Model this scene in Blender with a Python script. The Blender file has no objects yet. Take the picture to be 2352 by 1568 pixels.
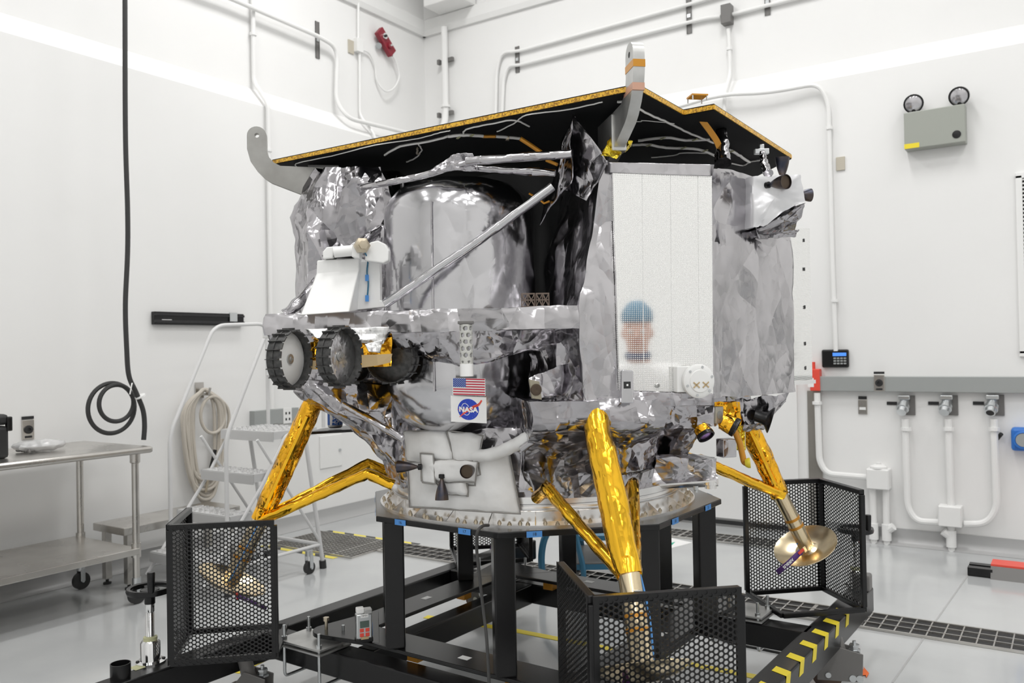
import bpy, bmesh, math, random
import numpy as np
from mathutils import Vector, Matrix
random.seed(7)
rng = np.random.default_rng(7)
SC = bpy.context.scene
COL = SC.collection
# ---------------------------------------------------------------- camera
# level frame: x right, y ahead, z up, camera above the origin.  world frame: x along the right wall, y along the left wall.
FPX, CAMH, ROLL, YAW = 1940.0, 1.5, 0.018, math.radians(33.8)
PITCH = math.atan((804.0 - 784.0) / FPX)
CW = np.array([math.cos(YAW), math.sin(YAW), 0.0]); FW = np.array([-math.sin(YAW), math.cos(YAW), 0.0]); ZZ = np.array([0, 0, 1.0])
CAM = np.array([0, 0, CAMH])
_cf = FW * math.cos(PITCH) + ZZ * math.sin(PITCH); _cu = -FW * math.sin(PITCH) + ZZ * math.cos(PITCH)
_R = CW * math.cos(ROLL) - _cu * math.sin(ROLL); _U = CW * math.sin(ROLL) + _cu * math.cos(ROLL)
cam = bpy.data.cameras.new('camera'); camo = bpy.data.objects.new('camera', cam); COL.objects.link(camo)
cam.sensor_width = 36.0; cam.lens = 36.0 * FPX / 2352.0; cam.clip_start = 0.05
camo.matrix_world = Matrix(((_R[0], _U[0], -_cf[0], 0), (_R[1], _U[1], -_cf[1], 0), (_R[2], _U[2], -_cf[2], CAMH), (0, 0, 0, 1)))
cam.dof.use_dof = True; cam.dof.focus_distance = 2.95; cam.dof.aperture_fstop = 4.5
SC.camera = camo
# ---------------------------------------------------------------- light
XL, YR, SET = -5.6, 6.85, 0.15        # left wall, right wall, set-back of the upper wall
X1, Y0, ZC = 5.2, -4.6, 6.2           # the unseen walls and the ceiling
wd = bpy.data.worlds.new('room_air'); SC.world = wd; wd.use_nodes = True
wd.node_tree.nodes['Background'].inputs[0].default_value = (1, 1, 1, 1)
wd.node_tree.nodes['Background'].inputs[1].default_value = 0.15
def area(x, y, sx, sy, power, z=ZC - 0.12):
    power *= 1.45 if (x < 0 and y > 3) else .3 if (x < -3 and y < 1) else .75 if (x < 0 and y < 1) else .9
    l = bpy.data.lights.new('ceiling_lamp', 'AREA'); l.shape = 'RECTANGLE'; l.size = sx; l.size_y = sy; l.energy = power; l.spread = math.radians(165)
    l.color = (1.0, 0.992, 0.98)
    o = bpy.data.objects.new('ceiling_lamp', l); o.location = (x, y, z); COL.objects.link(o)
for lx in (-4.2, -1.6, 1.0, 3.6):
    for ly in (-3.2, -0.6, 2.0, 4.8):
        area(lx, ly, 0.6, 1.5, 30.0)
SC.view_settings.view_transform = 'Standard'; SC.view_settings.look = 'None'
SC.view_settings.gamma = 1.0; SC.view_settings.use_curve_mapping = False
SC.view_settings.exposure = 0.30
SC.cycles.use_denoising = True
SC.cycles.max_bounces = 10; SC.cycles.diffuse_bounces = 5; SC.cycles.glossy_bounces = 6
SC.cycles.sample_clamp_indirect = 6.0
# ---------------------------------------------------------------- pixel rays -> places in the room
def ray(px, py):
    return _cf + (px - 1176.0) / FPX * _R - (py - 784.0) / FPX * _U
def P(px, py, D):                     # at D metres ahead of the camera
    d = ray(px, py); return CAM + d * (D / d.dot(FW))
def PZ(px, py, z):
    d = ray(px, py); return CAM + d * ((z - CAMH) / d[2])
def PN(px, py, q, n):                 # on the plane through q with normal n
    d = ray(px, py); n = np.asarray(n, float); return CAM + d * ((np.asarray(q) - CAM).dot(n) / d.dot(n))
def WL(px, py, o=0.0): return PN(px, py, (XL + o, 0, 0), (1, 0, 0))
def WR(px, py, o=0.0): return PN(px, py, (0, YR - o, 0), (0, 1, 0))
def LV(x, y, z): return CW * x + FW * y + ZZ * z      # level frame -> world
LC = LV(.08, 3.64, 0); LA = YAW + math.radians(9.5)
EX = np.array([math.cos(LA), math.sin(LA), 0.0]); EY = np.array([-math.sin(LA), math.cos(LA), 0.0])
def LP(x, y, z): return LC + EX * x + EY * y + ZZ * z # lander frame -> world
V3 = lambda *a: np.array(a, float)
def unit(v): v = np.asarray(v, float); return v / max(np.linalg.norm(v), 1e-9)
def lerp(a, b, t): return np.asarray(a) * (1 - t) + np.asarray(b) * t
def spline(pts, n=8, closed=False):   # Catmull-Rom through the points
    p = [np.asarray(q, float) for q in pts]; out = []
    m = len(p); rngk = range(m if closed else m - 1)
    for i in rngk:
        if closed: a, b, c, d = p[i - 1], p[i], p[(i + 1) % m], p[(i + 2) % m]
        else: a, b, c, d = p[max(i - 1, 0)], p[i], p[i + 1], p[min(i + 2, m - 1)]
        for k in range(n):
            t = k / n
            out.append(.5 * (2 * b + (c - a) * t + (2 * a - 5 * b + 4 * c - d) * t * t + (3 * b - a - 3 * c + d) * t ** 3))
    if not closed: out.append(p[-1])
    return out
def rounded(pts, r, n=5):             # polyline with filleted corners
    p = [np.asarray(q, float) for q in pts]; out = [p[0]]
    for i in range(1, len(p) - 1):
        a = unit(p[i - 1] - p[i]); b = unit(p[i + 1] - p[i])
        rr = min(r, .49 * np.linalg.norm(p[i - 1] - p[i]), .49 * np.linalg.norm(p[i + 1] - p[i]))
        A = p[i] + a * rr; B = p[i] + b * rr
        for k in range(n + 1):
            t = k / n; out.append((1 - t) ** 2 * A + 2 * t * (1 - t) * p[i] + t * t * B)
    out.append(p[-1]); return out
# ---------------------------------------------------------------- crumple: creased, flat-faceted folds
def _h(i, j, k, s):
    n = (i * 374761393 + j * 668265263 + k * 2147483647 + s * 974711) & 0xFFFFFFFF
    n = ((n ^ (n >> 13)) * 1274126177) & 0xFFFFFFFF
    n = ((n ^ (n >> 16)) * 2246822519) & 0xFFFFFFFF
    return ((n ^ (n >> 15)) & 0xFFFFFF) / float(0xFFFFFF)
def folds(Pt, scale, seed=0):
    Q = np.asarray(Pt, float) / scale; B = np.floor(Q).astype(np.int64); best = np.full(len(Q), 9.0)
    for dx in (-1, 0, 1):
        for dy in (-1, 0, 1):
            for dz in (-1, 0, 1):
                c = B + (dx, dy, dz); i, j, k = c[:, 0], c[:, 1], c[:, 2]
                r = [_h(i, j, k, seed * 17 + q) for q in range(7)]
                d = Q - (c + np.stack((r[0], r[1], r[2]), 1))
                a = r[3] * 6.283; z = r[4] * 2 - 1; s = np.sqrt(1 - z * z)
                v = np.stack((s * np.cos(a), s * np.sin(a), z), 1)
                a2 = r[5] * 6.283; z2 = r[6] * 2 - 1; s2 = np.sqrt(1 - z2 * z2)
                w = np.stack((s2 * np.cos(a2), s2 * np.sin(a2), z2), 1)
                u = v * .3 + np.cross(v, w); u = u / np.maximum(np.linalg.norm(u, axis=1), .2)[:, None]
                best = np.minimum(best, np.maximum(np.maximum(np.abs((d * v).sum(1)), np.abs((d * w).sum(1))), np.abs((d * u).sum(1))))
    return best
def crumple(Pt, scale, seed=0):
    Pt = np.asarray(Pt, float)
    return folds(Pt, scale, seed) - .35 + .26 * (folds(Pt, scale * .45, seed + 5) - .35)
# ---------------------------------------------------------------- meshes
ORG = {}
class MB:
    def __init__(s): s.v = []; s.f = []; s.m = []; s.n = 0
    def add(s, V, F, mi=0):
        b = s.n; s.v.append(np.asarray(V, float).reshape(-1, 3)); s.n += len(s.v[-1])
        s.f += [tuple(b + i for i in f) for f in F]; s.m += [mi] * len(F); return s
    def bar(s, a, b, w, h, up=(0, 0, 1), mi=0):      # box from a to b, w across, h along up
        a = np.asarray(a, float); b = np.asarray(b, float); d = unit(b - a); up = np.asarray(up, float)
        if abs(d.dot(unit(up))) > .99: up = V3(1, 0, 0) if abs(d[0]) < .9 else V3(0, 1, 0)
        x = unit(np.cross(d, up)); u = np.cross(x, d); V = []
        for e in (a, b):
            for i, j in ((-1, -1), (1, -1), (1, 1), (-1, 1)): V.append(e + x * i * w / 2 + u * j * h / 2)
        return s.add(V, [(3, 2, 1, 0), (4, 5, 6, 7), (0, 1, 5, 4), (1, 2, 6, 5), (2, 3, 7, 6), (3, 0, 4, 7)], mi)
    def box(s, c, sx, sy, sz, ux=(1, 0, 0), uy=None, mi=0):
        ux = unit(ux); uy = unit(np.cross(ZZ, ux)) if uy is None else unit(uy); uz = np.cross(ux, uy); c = np.asarray(c, float)
        V = [c + ux * i * sx / 2 + uy * j * sy / 2 + uz * k * sz / 2 for k in (-1, 1) for i, j in ((-1, -1), (1, -1), (1, 1), (-1, 1))]
        return s.add(V, [(3, 2, 1, 0), (4, 5, 6, 7), (0, 1, 5, 4), (1, 2, 6, 5), (2, 3, 7, 6), (3, 0, 4, 7)], mi)
    def lathe(s, o, ax, prof, seg=24, mi=0, closed=False, a0=0.0, a1=2 * math.pi):  # prof: (radius, along)
        o = np.asarray(o, float); ax = unit(ax); x = unit(np.cross(ax, (0, 0, 1) if abs(ax[2]) < .9 else (1, 0, 0))); y = np.cross(ax, x)
        full = abs(a1 - a0 - 2 * math.pi) < 1e-6; k = seg if full else seg + 1
        V = [o + ax * t + (x * math.cos(a0 + (a1 - a0) * i / seg) + y * math.sin(a0 + (a1 - a0) * i / seg)) * r for r, t in prof for i in range(k)]
        F = []; m = len(prof)
        for j in range(m - 1 + (1 if closed else 0)):
            for i in range(seg):
                i2 = (i + 1) % k; j2 = (j + 1) % m
                F.append((j * k + i, j * k + i2, j2 * k + i2, j2 * k + i))
        if not closed and full:
            if prof[0][0] > 1e-6: F.append(tuple(range(k - 1, -1, -1)))
            if prof[-1][0] > 1e-6: F.append(tuple((m - 1) * k + i for i in range(k)))
        return s.add(V, F, mi)
    def cyl(s, a, b, r, r2=None, seg=16, mi=0):
        a = np.asarray(a, float); b = np.asarray(b, float)
        return s.lathe(a, b - a, [(r, 0), (r if r2 is None else r2, np.linalg.norm(b - a))], seg, mi)
    def tube(s, pts, r, seg=8, mi=0, closed=False):
        p = [np.asarray(q, float) for q in pts]; n = len(p); V = []; ref = None
        for i in range(n):
            d = unit(p[(i + 1) % n] - p[i - 1]) if closed else unit(p[min(i + 1, n - 1)] - p[max(i - 1, 0)])
            if ref is None: ref = unit(np.cross(d, (0, 0, 1) if abs(d[2]) < .9 else (1, 0, 0)))
            ref = unit(ref - d * ref.dot(d)); y = np.cross(d, ref); rr = r[i] if hasattr(r, '__len__') else r
            V += [p[i] + (ref * math.cos(6.28318 * k / seg) + y * math.sin(6.28318 * k / seg)) * rr for k in range(seg)]
        F = [(i * seg + k, i * seg + (k + 1) % seg, (i + 1) % n * seg + (k + 1) % seg, (i + 1) % n * seg + k) for i in range(n if closed else n - 1) for k in range(seg)]
        if not closed: F += [tuple(range(seg - 1, -1, -1)), tuple((n - 1) * seg + k for k in range(seg))]
        return s.add(V, F, mi)
    def prism(s, pts, d, mi=0):                       # planar outline swept by d
        p = [np.asarray(q, float) for q in pts]; n = len(p); d = np.asarray(d, float)
        return s.add(p + [q + d for q in p], [tuple(range(n - 1, -1, -1)), tuple(range(n, 2 * n))] + [(i, (i + 1) % n, n + (i + 1) % n, n + i) for i in range(n)], mi)
    def sphere(s, c, r, seg=16, rings=8, mi=0, sc=(1, 1, 1)):
        c = np.asarray(c, float); b = s.n; s.lathe((0, 0, 0), (0, 0, 1), [(max(r * math.sin(math.pi * j / rings), 1e-5), -r * math.cos(math.pi * j / rings)) for j in range(rings + 1)], seg, mi)
        s.v[-1] = s.v[-1] * np.asarray(sc) + c; return s
    def fold(s, amp, scale, seed=0, mask=None):       # crumple everything so far along its normals
        V = np.concatenate(s.v); N = np.zeros_like(V)
        for f in s.f:
            if len(f) > 4: continue
            n = np.cross(V[f[2]] - V[f[0]], V[f[-1]] - V[f[1]]) if len(f) == 4 else np.cross(V[f[1]] - V[f[0]], V[f[2]] - V[f[0]])
            for i in f: N[i] += n
        N /= np.maximum(np.linalg.norm(N, axis=1), 1e-9)[:, None]
        h = crumple(V, scale, seed) * amp
        if mask is not None: h = h * mask(V)
        s.v = [V + N * h[:, None]]; return s
    def build(s, name, mat, parent=None, org=None, smooth=35, bevel=0, uv=None, solid=0):
        V = np.concatenate(s.v) if s.v else np.zeros((0, 3))
        if org is None:
            if parent is not None: org = ORG[parent.name]
            else: org = np.append((V.min(0) + V.max(0))[:2] / 2, V[:, 2].min())
        org = np.asarray(org, float); me = bpy.data.meshes.new(name)
        me.from_pydata((V - org).tolist(), [], s.f); me.validate(verbose=False)
        for mm in (mat if isinstance(mat, (list, tuple)) else [mat]): me.materials.append(mm)
        if len(me.polygons) == len(s.m): me.polygons.foreach_set('material_index', s.m)
        bm = bmesh.new(); bm.from_mesh(me); bmesh.ops.recalc_face_normals(bm, faces=bm.faces); bm.to_mesh(me); bm.free()
        if smooth:
            me.shade_smooth(); me.set_sharp_from_angle(angle=math.radians(smooth))
        if uv is not None:
            o, ux, uy = [np.asarray(q, float) for q in uv]; lay = me.uv_layers.new(name='flat')
            co = np.zeros(len(me.vertices) * 3); me.vertices.foreach_get('co', co); co = co.reshape(-1, 3) + org - o
            li = np.zeros(len(me.loops), int); me.loops.foreach_get('vertex_index', li)
            lay.data.foreach_set('uv', np.stack((co @ ux, co @ uy), 1)[li].ravel())
        ob = bpy.data.objects.new(name, me); COL.objects.link(ob); ORG[ob.name] = org
        if parent is not None: ob.parent = parent; ob.location = (org - ORG[parent.name]).tolist()
        else: ob.location = org.tolist()
        if bevel:
            b = ob.modifiers.new('edge', 'BEVEL'); b.width = bevel; b.segments = 2; b.limit_method = 'ANGLE'; b.angle_limit = math.radians(40)
        if solid:
            b = ob.modifiers.new('thick', 'SOLIDIFY'); b.thickness = solid; b.offset = 0
        return ob
def root(name, loc, label, cat, group=None):
    o = bpy.data.objects.new(name, None); o.empty_display_size = .1; COL.objects.link(o); o.location = [float(q) for q in loc]; ORG[o.name] = np.asarray(loc, float)
    return tag(o, label, cat, group)
def tag(o, label, cat, group=None, kind=None):
    if label: o['label'] = label
    if cat: o['category'] = cat
    if group: o['group'] = group
    if kind: o['kind'] = kind
    return o
def part_label(o, label): o['label'] = label; return o
def struct(o): o['kind'] = 'structure'; return o
def dup(r, loc, rotz=0.0, label=None, group=None):
    c = r.copy(); COL.objects.link(c); c.location = [float(q) for q in loc]; c.rotation_euler = (0, 0, rotz); ORG[c.name] = np.asarray(loc, float)
    if label: c['label'] = label
    if group: c['group'] = group
    for ch in list(r.children):
        d = ch.copy(); COL.objects.link(d); d.parent = c; ORG[d.name] = ORG[c.name]
        for g in list(ch.children):
            e = g.copy(); COL.objects.link(e); e.parent = d; ORG[e.name] = ORG[c.name]
    return c
def loft(sections, rows, per, seed=0, amp=0, scale=.2, caps=(True, True), mb=None, mask=None, capn=6):
    """closed body through polygons with equal corner counts; per = samples per edge, rows = rows per gap"""
    S = []
    secs = [[np.asarray(q, float) for q in s] for s in sections]; m = len(secs[0])
    pers = per if hasattr(per, '__len__') else [per] * m
    def ring(s): return np.array([lerp(s[i], s[(i + 1) % m], k / pers[i]) for i in range(m) for k in range(pers[i])])
    R = [ring(s) for s in secs]; L = []
    for a in range(len(R) - 1):
        rr = rows[a] if hasattr(rows, '__len__') else rows
        for k in range(rr): L.append(lerp(R[a], R[a + 1], k / rr))
    L.append(R[-1]); k = len(R[0]); V = []; F = []
    if caps[0]:
        c = L[0].mean(0); L = [lerp(c, L[0], t) for t in np.linspace(.02, 1, capn)[:-1]] + L
    if caps[1]:
        c = L[-1].mean(0); L = L + [lerp(L[-1], c, t) for t in np.linspace(0, .98, capn)[1:]]
    for row in L: V += list(row)
    F = [(j * k + i, j * k + (i + 1) % k, (j + 1) * k + (i + 1) % k, (j + 1) * k + i) for j in range(len(L) - 1) for i in range(k)]
    if caps[0]: F.append(tuple(range(k - 1, -1, -1)))
    if caps[1]: F.append(tuple((len(L) - 1) * k + i for i in range(k)))
    b = MB().add(V, F)
    if amp: b.fold(amp, scale, seed, mask)
    if mb is not None: mb.add(np.concatenate(b.v), b.f); return mb
    return b
def textmesh(s, size, name='text'):
    cu = bpy.data.curves.new(name, 'FONT'); cu.body = s; cu.size = size; cu.align_x = 'CENTER'; cu.align_y = 'CENTER'; cu.resolution_u = 3
    o = bpy.data.objects.new(name, cu); COL.objects.link(o); me = bpy.data.meshes.new_from_object(o)
    V = np.array([v.co[:] for v in me.vertices]); F = [tuple(p.vertices) for p in me.polygons]
    bpy.data.objects.remove(o); bpy.data.curves.remove(cu); bpy.data.meshes.remove(me); return V, F
def text(mb, s, size, o, ux, uy, mi=0, bold=0.0, sx=1.0):
    V, F = textmesh(s, size); o = np.asarray(o, float); ux = np.asarray(ux, float); uy = np.asarray(uy, float)
    offs = [(0, 0)] if not bold else [(0, 0), (bold, 0), (-bold, 0), (0, bold), (0, -bold)]
    n = unit(np.cross(ux, uy))
    for q, (a, b) in enumerate(offs):
        mb.add([o + ux * (v[0] * sx + a) + uy * (v[1] + b) + n * q * 1e-5 for v in V], F, mi)
# ---------------------------------------------------------------- materials
def mat(name, col, rough=.5, metal=0.0, spec=.5, coat=0.0, emit=None):
    m = bpy.data.materials.new(name); m.use_nodes = True; b = m.node_tree.nodes['Principled BSDF']
    b.inputs['Base Color'].default_value = (*col, 1); b.inputs['Roughness'].default_value = rough; b.inputs['Metallic'].default_value = metal
    b.inputs['Specular IOR Level'].default_value = spec; b.inputs['Coat Weight'].default_value = coat
    if emit: b.inputs['Emission Color'].default_value = (*emit[:3], 1); b.inputs['Emission Strength'].default_value = emit[3]
    return m
class NT:
    def __init__(s, m): s.t = m.node_tree; s.b = s.t.nodes['Principled BSDF']
    def n(s, ty, **k):
        x = s.t.nodes.new(ty)
        for a, v in k.items():
            if a in x.inputs.keys(): x.inputs[a].default_value = v
            else: setattr(x, a, v)
        return x
    def l(s, a, b): s.t.links.new(a, b)
def noise_col(m, c1, c2, scale, detail=4, rough=None, bump=0, lo=.35, hi=.65, coord='Object', stretch=None):
    k = NT(m); tc = k.n('ShaderNodeTexCoord'); nz = k.n('ShaderNodeTexNoise', Scale=scale, Detail=detail); src = tc.outputs[coord]
    if stretch:
        mp = k.n('ShaderNodeMapping'); mp.inputs['Scale'].default_value = stretch; k.l(src, mp.inputs[0]); src = mp.outputs[0]
    k.l(src, nz.inputs['Vector']); r = k.n('ShaderNodeValToRGB'); r.color_ramp.elements[0].position = lo; r.color_ramp.elements[1].position = hi
    r.color_ramp.elements[0].color = (*c1, 1); r.color_ramp.elements[1].color = (*c2, 1); k.l(nz.outputs[0], r.inputs[0]); k.l(r.outputs[0], k.b.inputs['Base Color'])
    if rough:
        q = k.n('ShaderNodeMapRange'); q.inputs[3].default_value = rough[0]; q.inputs[4].default_value = rough[1]; k.l(nz.outputs[0], q.inputs[0]); k.l(q.outputs[0], k.b.inputs['Roughness'])
    if bump:
        u = k.n('ShaderNodeBump', Strength=bump, Distance=.01); k.l(nz.outputs[0], u.inputs['Height']); k.l(u.outputs[0], k.b.inputs['Normal'])
    return m
def foil(name, col, rough, s1, s2, k1, k2, curve=.5, warp=.25, var=.12):
    """creased metal film: star-shaped flat facets round random folds, at two sizes"""
    m = mat(name, col, rough, 1.0); k = NT(m); tc = k.n('ShaderNodeTexCoord'); nz = k.n('ShaderNodeTexNoise', Scale=s1 * .6, Detail=2)
    k.l(tc.outputs['Object'], nz.inputs['Vector'])
    def vm(op, a, b=None, sc=None):
        n = k.n('ShaderNodeVectorMath', operation=op); k.l(a, n.inputs[0])
        if b is not None: k.l(b, n.inputs[1]) if not isinstance(b, tuple) else setattr(n.inputs[1], 'default_value', b)
        if sc is not None: n.inputs['Scale'].default_value = sc
        return n.outputs[0]
    ge = k.n('ShaderNodeNewGeometry'); acc = ge.outputs['Normal']
    for q, (sc, kk) in enumerate(((s1, k1), (s2, k2))):
        wv = vm('SCALE', vm('SUBTRACT', nz.outputs['Color'], (.5, .5, .5)), sc=warp / sc * 2)
        mp = k.n('ShaderNodeMapping'); mp.inputs['Rotation'].default_value = ((.5, .3, .7), (1.1, -.6, .2))[q]; mp.inputs['Scale'].default_value = ((1.25, 1.0, .52), (.6, 1.3, 1.1))[q]
        k.l(vm('ADD', tc.outputs['Object'], wv), mp.inputs['Vector']); pos = mp.outputs[0]
        vo = k.n('ShaderNodeTexVoronoi', Scale=sc, Randomness=1.0); k.l(pos, vo.inputs['Vector'])
        d = vm('SCALE', vm('SUBTRACT', pos, vo.outputs['Position']), sc=sc)
        ro = k.n('ShaderNodeVectorRotate', rotation_type='EULER_XYZ'); k.l(d, ro.inputs['Vector']); k.l(vm('SCALE', vo.outputs['Color'], sc=6.0), ro.inputs['Rotation'])
        sg = vm('SIGN', ro.outputs[0]); key = vm('ADD', vm('SCALE', sg, sc=1.37 + q), vm('SCALE', vo.outputs['Color'], sc=37.0))
        wn = k.n('ShaderNodeTexWhiteNoise', noise_dimensions='3D'); k.l(key, wn.inputs['Vector'])
        acc = vm('ADD', acc, vm('SCALE', vm('SUBTRACT', wn.outputs['Color'], (.5, .5, .5)), sc=kk))
        acc = vm('ADD', acc, vm('SCALE', d, sc=kk * curve))
    k.l(vm('NORMALIZE', acc), k.b.inputs['Normal'])
    hs = k.n('ShaderNodeHueSaturation', Color=(*col, 1)); q = k.n('ShaderNodeMapRange'); q.inputs[3].default_value = 1 - var; q.inputs[4].default_value = 1 + var
    k.l(nz.outputs[0], q.inputs[0]); k.l(q.outputs[0], hs.inputs['Value']); k.l(hs.outputs[0], k.b.inputs['Base Color'])
    return m
M = {}
M['wall'] = noise_col(mat('wall_paint', (.8, .795, .78), .55), (.83, .828, .82), (.80, .798, .79), .8, 3)
M['ceil'] = mat('ceiling_paint', (.85, .85, .84), .7)
M['floor'] = noise_col(mat('floor_epoxy', (.55, .56, .565), .14, coat=.25), (.45, .46, .465), (.52, .53, .53), 1.3, 5, rough=(.10, .2))
M['coving'] = mat('coving_grey', (.40, .40, .40), .3)
M['white_paint'] = mat('white_gloss_paint', (.82, .82, .81), .35)
M['white_matte'] = mat('white_matte', (.86, .86, .85), .6)
M['foil'] = foil('silver_film', (.47, .457, .477), .17, 7, 18, .60, .18, curve=.7)
M['foil_soft'] = foil('silver_film_smooth', (.61, .605, .625), .17, 4.5, 16, .10, .05, var=.06)
M['foil_taut'] = foil('silver_film_taut', (.55, .537, .555), .20, 6, 17, .34, .10, curve=.7)
M['foil_fine'] = foil('silver_film_fine', (.80, .80, .80), .30, 40, 90, .22, .14)
M['gold'] = foil('amber_film', (.98, .50, .035), .15, 17, 40, .70, .25, curve=.7, var=.2)
M['gold_smooth'] = foil('amber_film_smooth', (1.0, .56, .04), .15, 6.5, 24, .22, .07, var=.14)
M['gold_yellow'] = foil('yellow_gold_film', (.9, .68, .06), .15, 60, 110, .6, .4)
M['blanket'] = noise_col(mat('white_beta_cloth', (.66, .655, .65), .55), (.76, .755, .745), (.87, .87, .865), 9, 3, bump=.8)
M['seam'] = mat('grey_seam_tape', (.30, .29, .275), .6)
M['alum'] = noise_col(mat('aluminium_plate', (.55, .55, .54), .35, .9), (.46, .46, .45), (.62, .62, .61), 9, 5, rough=(.3, .5))
M['alum_dull'] = noise_col(mat('dull_aluminium_plate', (.34, .335, .32), .42, .85), (.30, .295, .28), (.38, .375, .36), 9, 5)
M['ring'] = noise_col(mat('machined_aluminium', (.86, .85, .84), .22, 1.0), (.80, .79, .78), (.92, .91, .90), 5, 3, rough=(.15, .3))
M['steel'] = noise_col(mat('brushed_steel', (.60, .58, .55), .28, 1.0), (.54, .52, .49), (.66, .64, .61), 4, 3, rough=(.22, .34))
M['chrome'] = mat('chrome', (.8, .8, .8), .12, 1.0)
M['zinc'] = mat('zinc_plate', (.62, .64, .65), .3, 1.0)
M['brass'] = mat('brass_bolt', (.55, .48, .37), .3, 1.0)
M['black'] = mat('black_powder_coat', (.007, .007, .0075), .26, spec=.4)
M['black_matte'] = mat('black_matte', (.018, .018, .019), .55)
M['rubber'] = mat('black_rubber', (.03, .03, .03), .6)
M['gripgrey'] = mat('grey_powder_coat', (.16, .155, .15), .4)
M['cfrp'] = mat('black_carbon', (.010, .010, .011), .8, spec=.15)
M['carbon'] = noise_col(mat('carbon_weave', (.05, .05, .052), .35), (.035, .035, .036), (.075, .074, .072), 60, 2)
M['honey'] = mat('honeycomb_edge', (.85, .55, .06), .4)
M['kapton'] = mat('amber_tape', (.60, .27, .03), .3, .35)
M['copper'] = mat('copper_tape', (.58, .34, .25), .4, .5)
M['pad'] = noise_col(mat('gold_anodised', (.80, .66, .44), .22, 1.0), (.76, .62, .40), (.85, .72, .50), 3, 3)
M['nozzle'] = noise_col(mat('heat_tinted_metal', (.08, .07, .07), .34, 1.0), (.06, .065, .09), (.13, .10, .08), 22, 3)
M['nozzle_in'] = mat('nozzle_throat', (.10, .075, .055), .5, .8)
M['wire'] = mat('white_wire', (.9, .89, .86), .5)
M['tie'] = mat('pale_green_tie', (.50, .50, .30), .6)
M['beige'] = mat('beige_plate', (.50, .46, .38), .5)
M['red'] = mat('red_plastic', (.25, .015, .03), .4)
M['redb'] = mat('bright_red', (.78, .08, .05), .4)
M['orange'] = mat('orange_paper', (.85, .16, .03), .6)
M['grey_strip'] = mat('grey_raceway', (.33, .345, .34), .4)
M['grey_box'] = mat('grey_green_enamel', (.33, .345, .31), .4)
M['yellow'] = mat('yellow_tape', (.82, .66, .03), .45)
M['blue_tape'] = mat('blue_tape', (.08, .28, .68), .6)
M['blue'] = mat('blue_plastic', (.03, .17, .55), .4)
M['teal'] = mat('steel_blue_enamel', (.035, .16, .27), .35)
M['purple'] = mat('purple_fabric', (.085, .03, .17), .7)
M['purple_lens'] = mat('lens_coating', (.35, .20, .50), .1, .6)
M['green'] = mat('green_print', (.02, .42, .27), .6)
M['skin'] = mat('skin', (.62, .36, .28), .5)
M['cap'] = mat('blue_bouffant', (.06, .17, .27), .8)
M['coat'] = mat('white_coverall', (.80, .80, .80), .7)
M['lens'] = mat('lamp_glass', (.60, .59, .61), .12, .7)
M['screen'] = mat('blue_display', (.05, .2, .7), .3, emit=(.1, .3, .9, .5))
M['lcd'] = mat('green_grey_display', (.08, .12, .10), .25)
M['hose'] = mat('beige_hose', (.52, .48, .42), .5)
M['nasa_blue'] = mat('deep_blue_print', (.01, .05, .48), .4)
M['flag_red'] = mat('flag_red', (.55, .02, .05), .5)
M['flag_blue'] = mat('flag_blue', (.03, .08, .34), .5)
M['tan'] = mat('tan_tape', (.50, .37, .20), .55)
M['can_blue'] = mat('can_blue', (.01, .10, .42), .35)
M['plastic'] = mat('clear_bag', (.85, .85, .85), .15); M['plastic'].node_tree.nodes['Principled BSDF'].inputs['Transmission Weight'].default_value = .5
def radiator(name, base):             # mirror film printed with a fine grid of white dots
    m = mat(name, base, .05, 1.0); k = NT(m); uv = k.n('ShaderNodeUVMap', uv_map='flat')
    sc = k.n('ShaderNodeVectorMath', operation='SCALE'); sc.inputs['Scale'].default_value = 1 / .0066; k.l(uv.outputs[0], sc.inputs[0])
    fr = k.n('ShaderNodeVectorMath', operation='FRACTION'); k.l(sc.outputs[0], fr.inputs[0])
    su = k.n('ShaderNodeVectorMath', operation='SUBTRACT'); su.inputs[1].default_value = (.5, .5, 0); k.l(fr.outputs[0], su.inputs[0])
    ln = k.n('ShaderNodeVectorMath', operation='LENGTH'); k.l(su.outputs[0], ln.inputs[0])
    cmp = k.n('ShaderNodeMapRange'); cmp.inputs[1].default_value = .24; cmp.inputs[2].default_value = .34; cmp.inputs[3].default_value = 1; cmp.inputs[4].default_value = 0; k.l(ln.outputs['Value'], cmp.inputs[0])
    df = k.n('ShaderNodeBsdfDiffuse'); df.inputs[0].default_value = (.88, .88, .86, 1)
    mx = k.n('ShaderNodeMixShader'); k.l(cmp.outputs[0], mx.inputs[0]); k.l(k.b.outputs[0], mx.inputs[1]); k.l(df.outputs[0], mx.inputs[2])
    k.l(mx.outputs[0], k.t.nodes['Material Output'].inputs[0]); return m
M['radiator'] = radiator('dotted_mirror_film', (.93, .93, .92))
def carbon_grid(): pass
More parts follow.
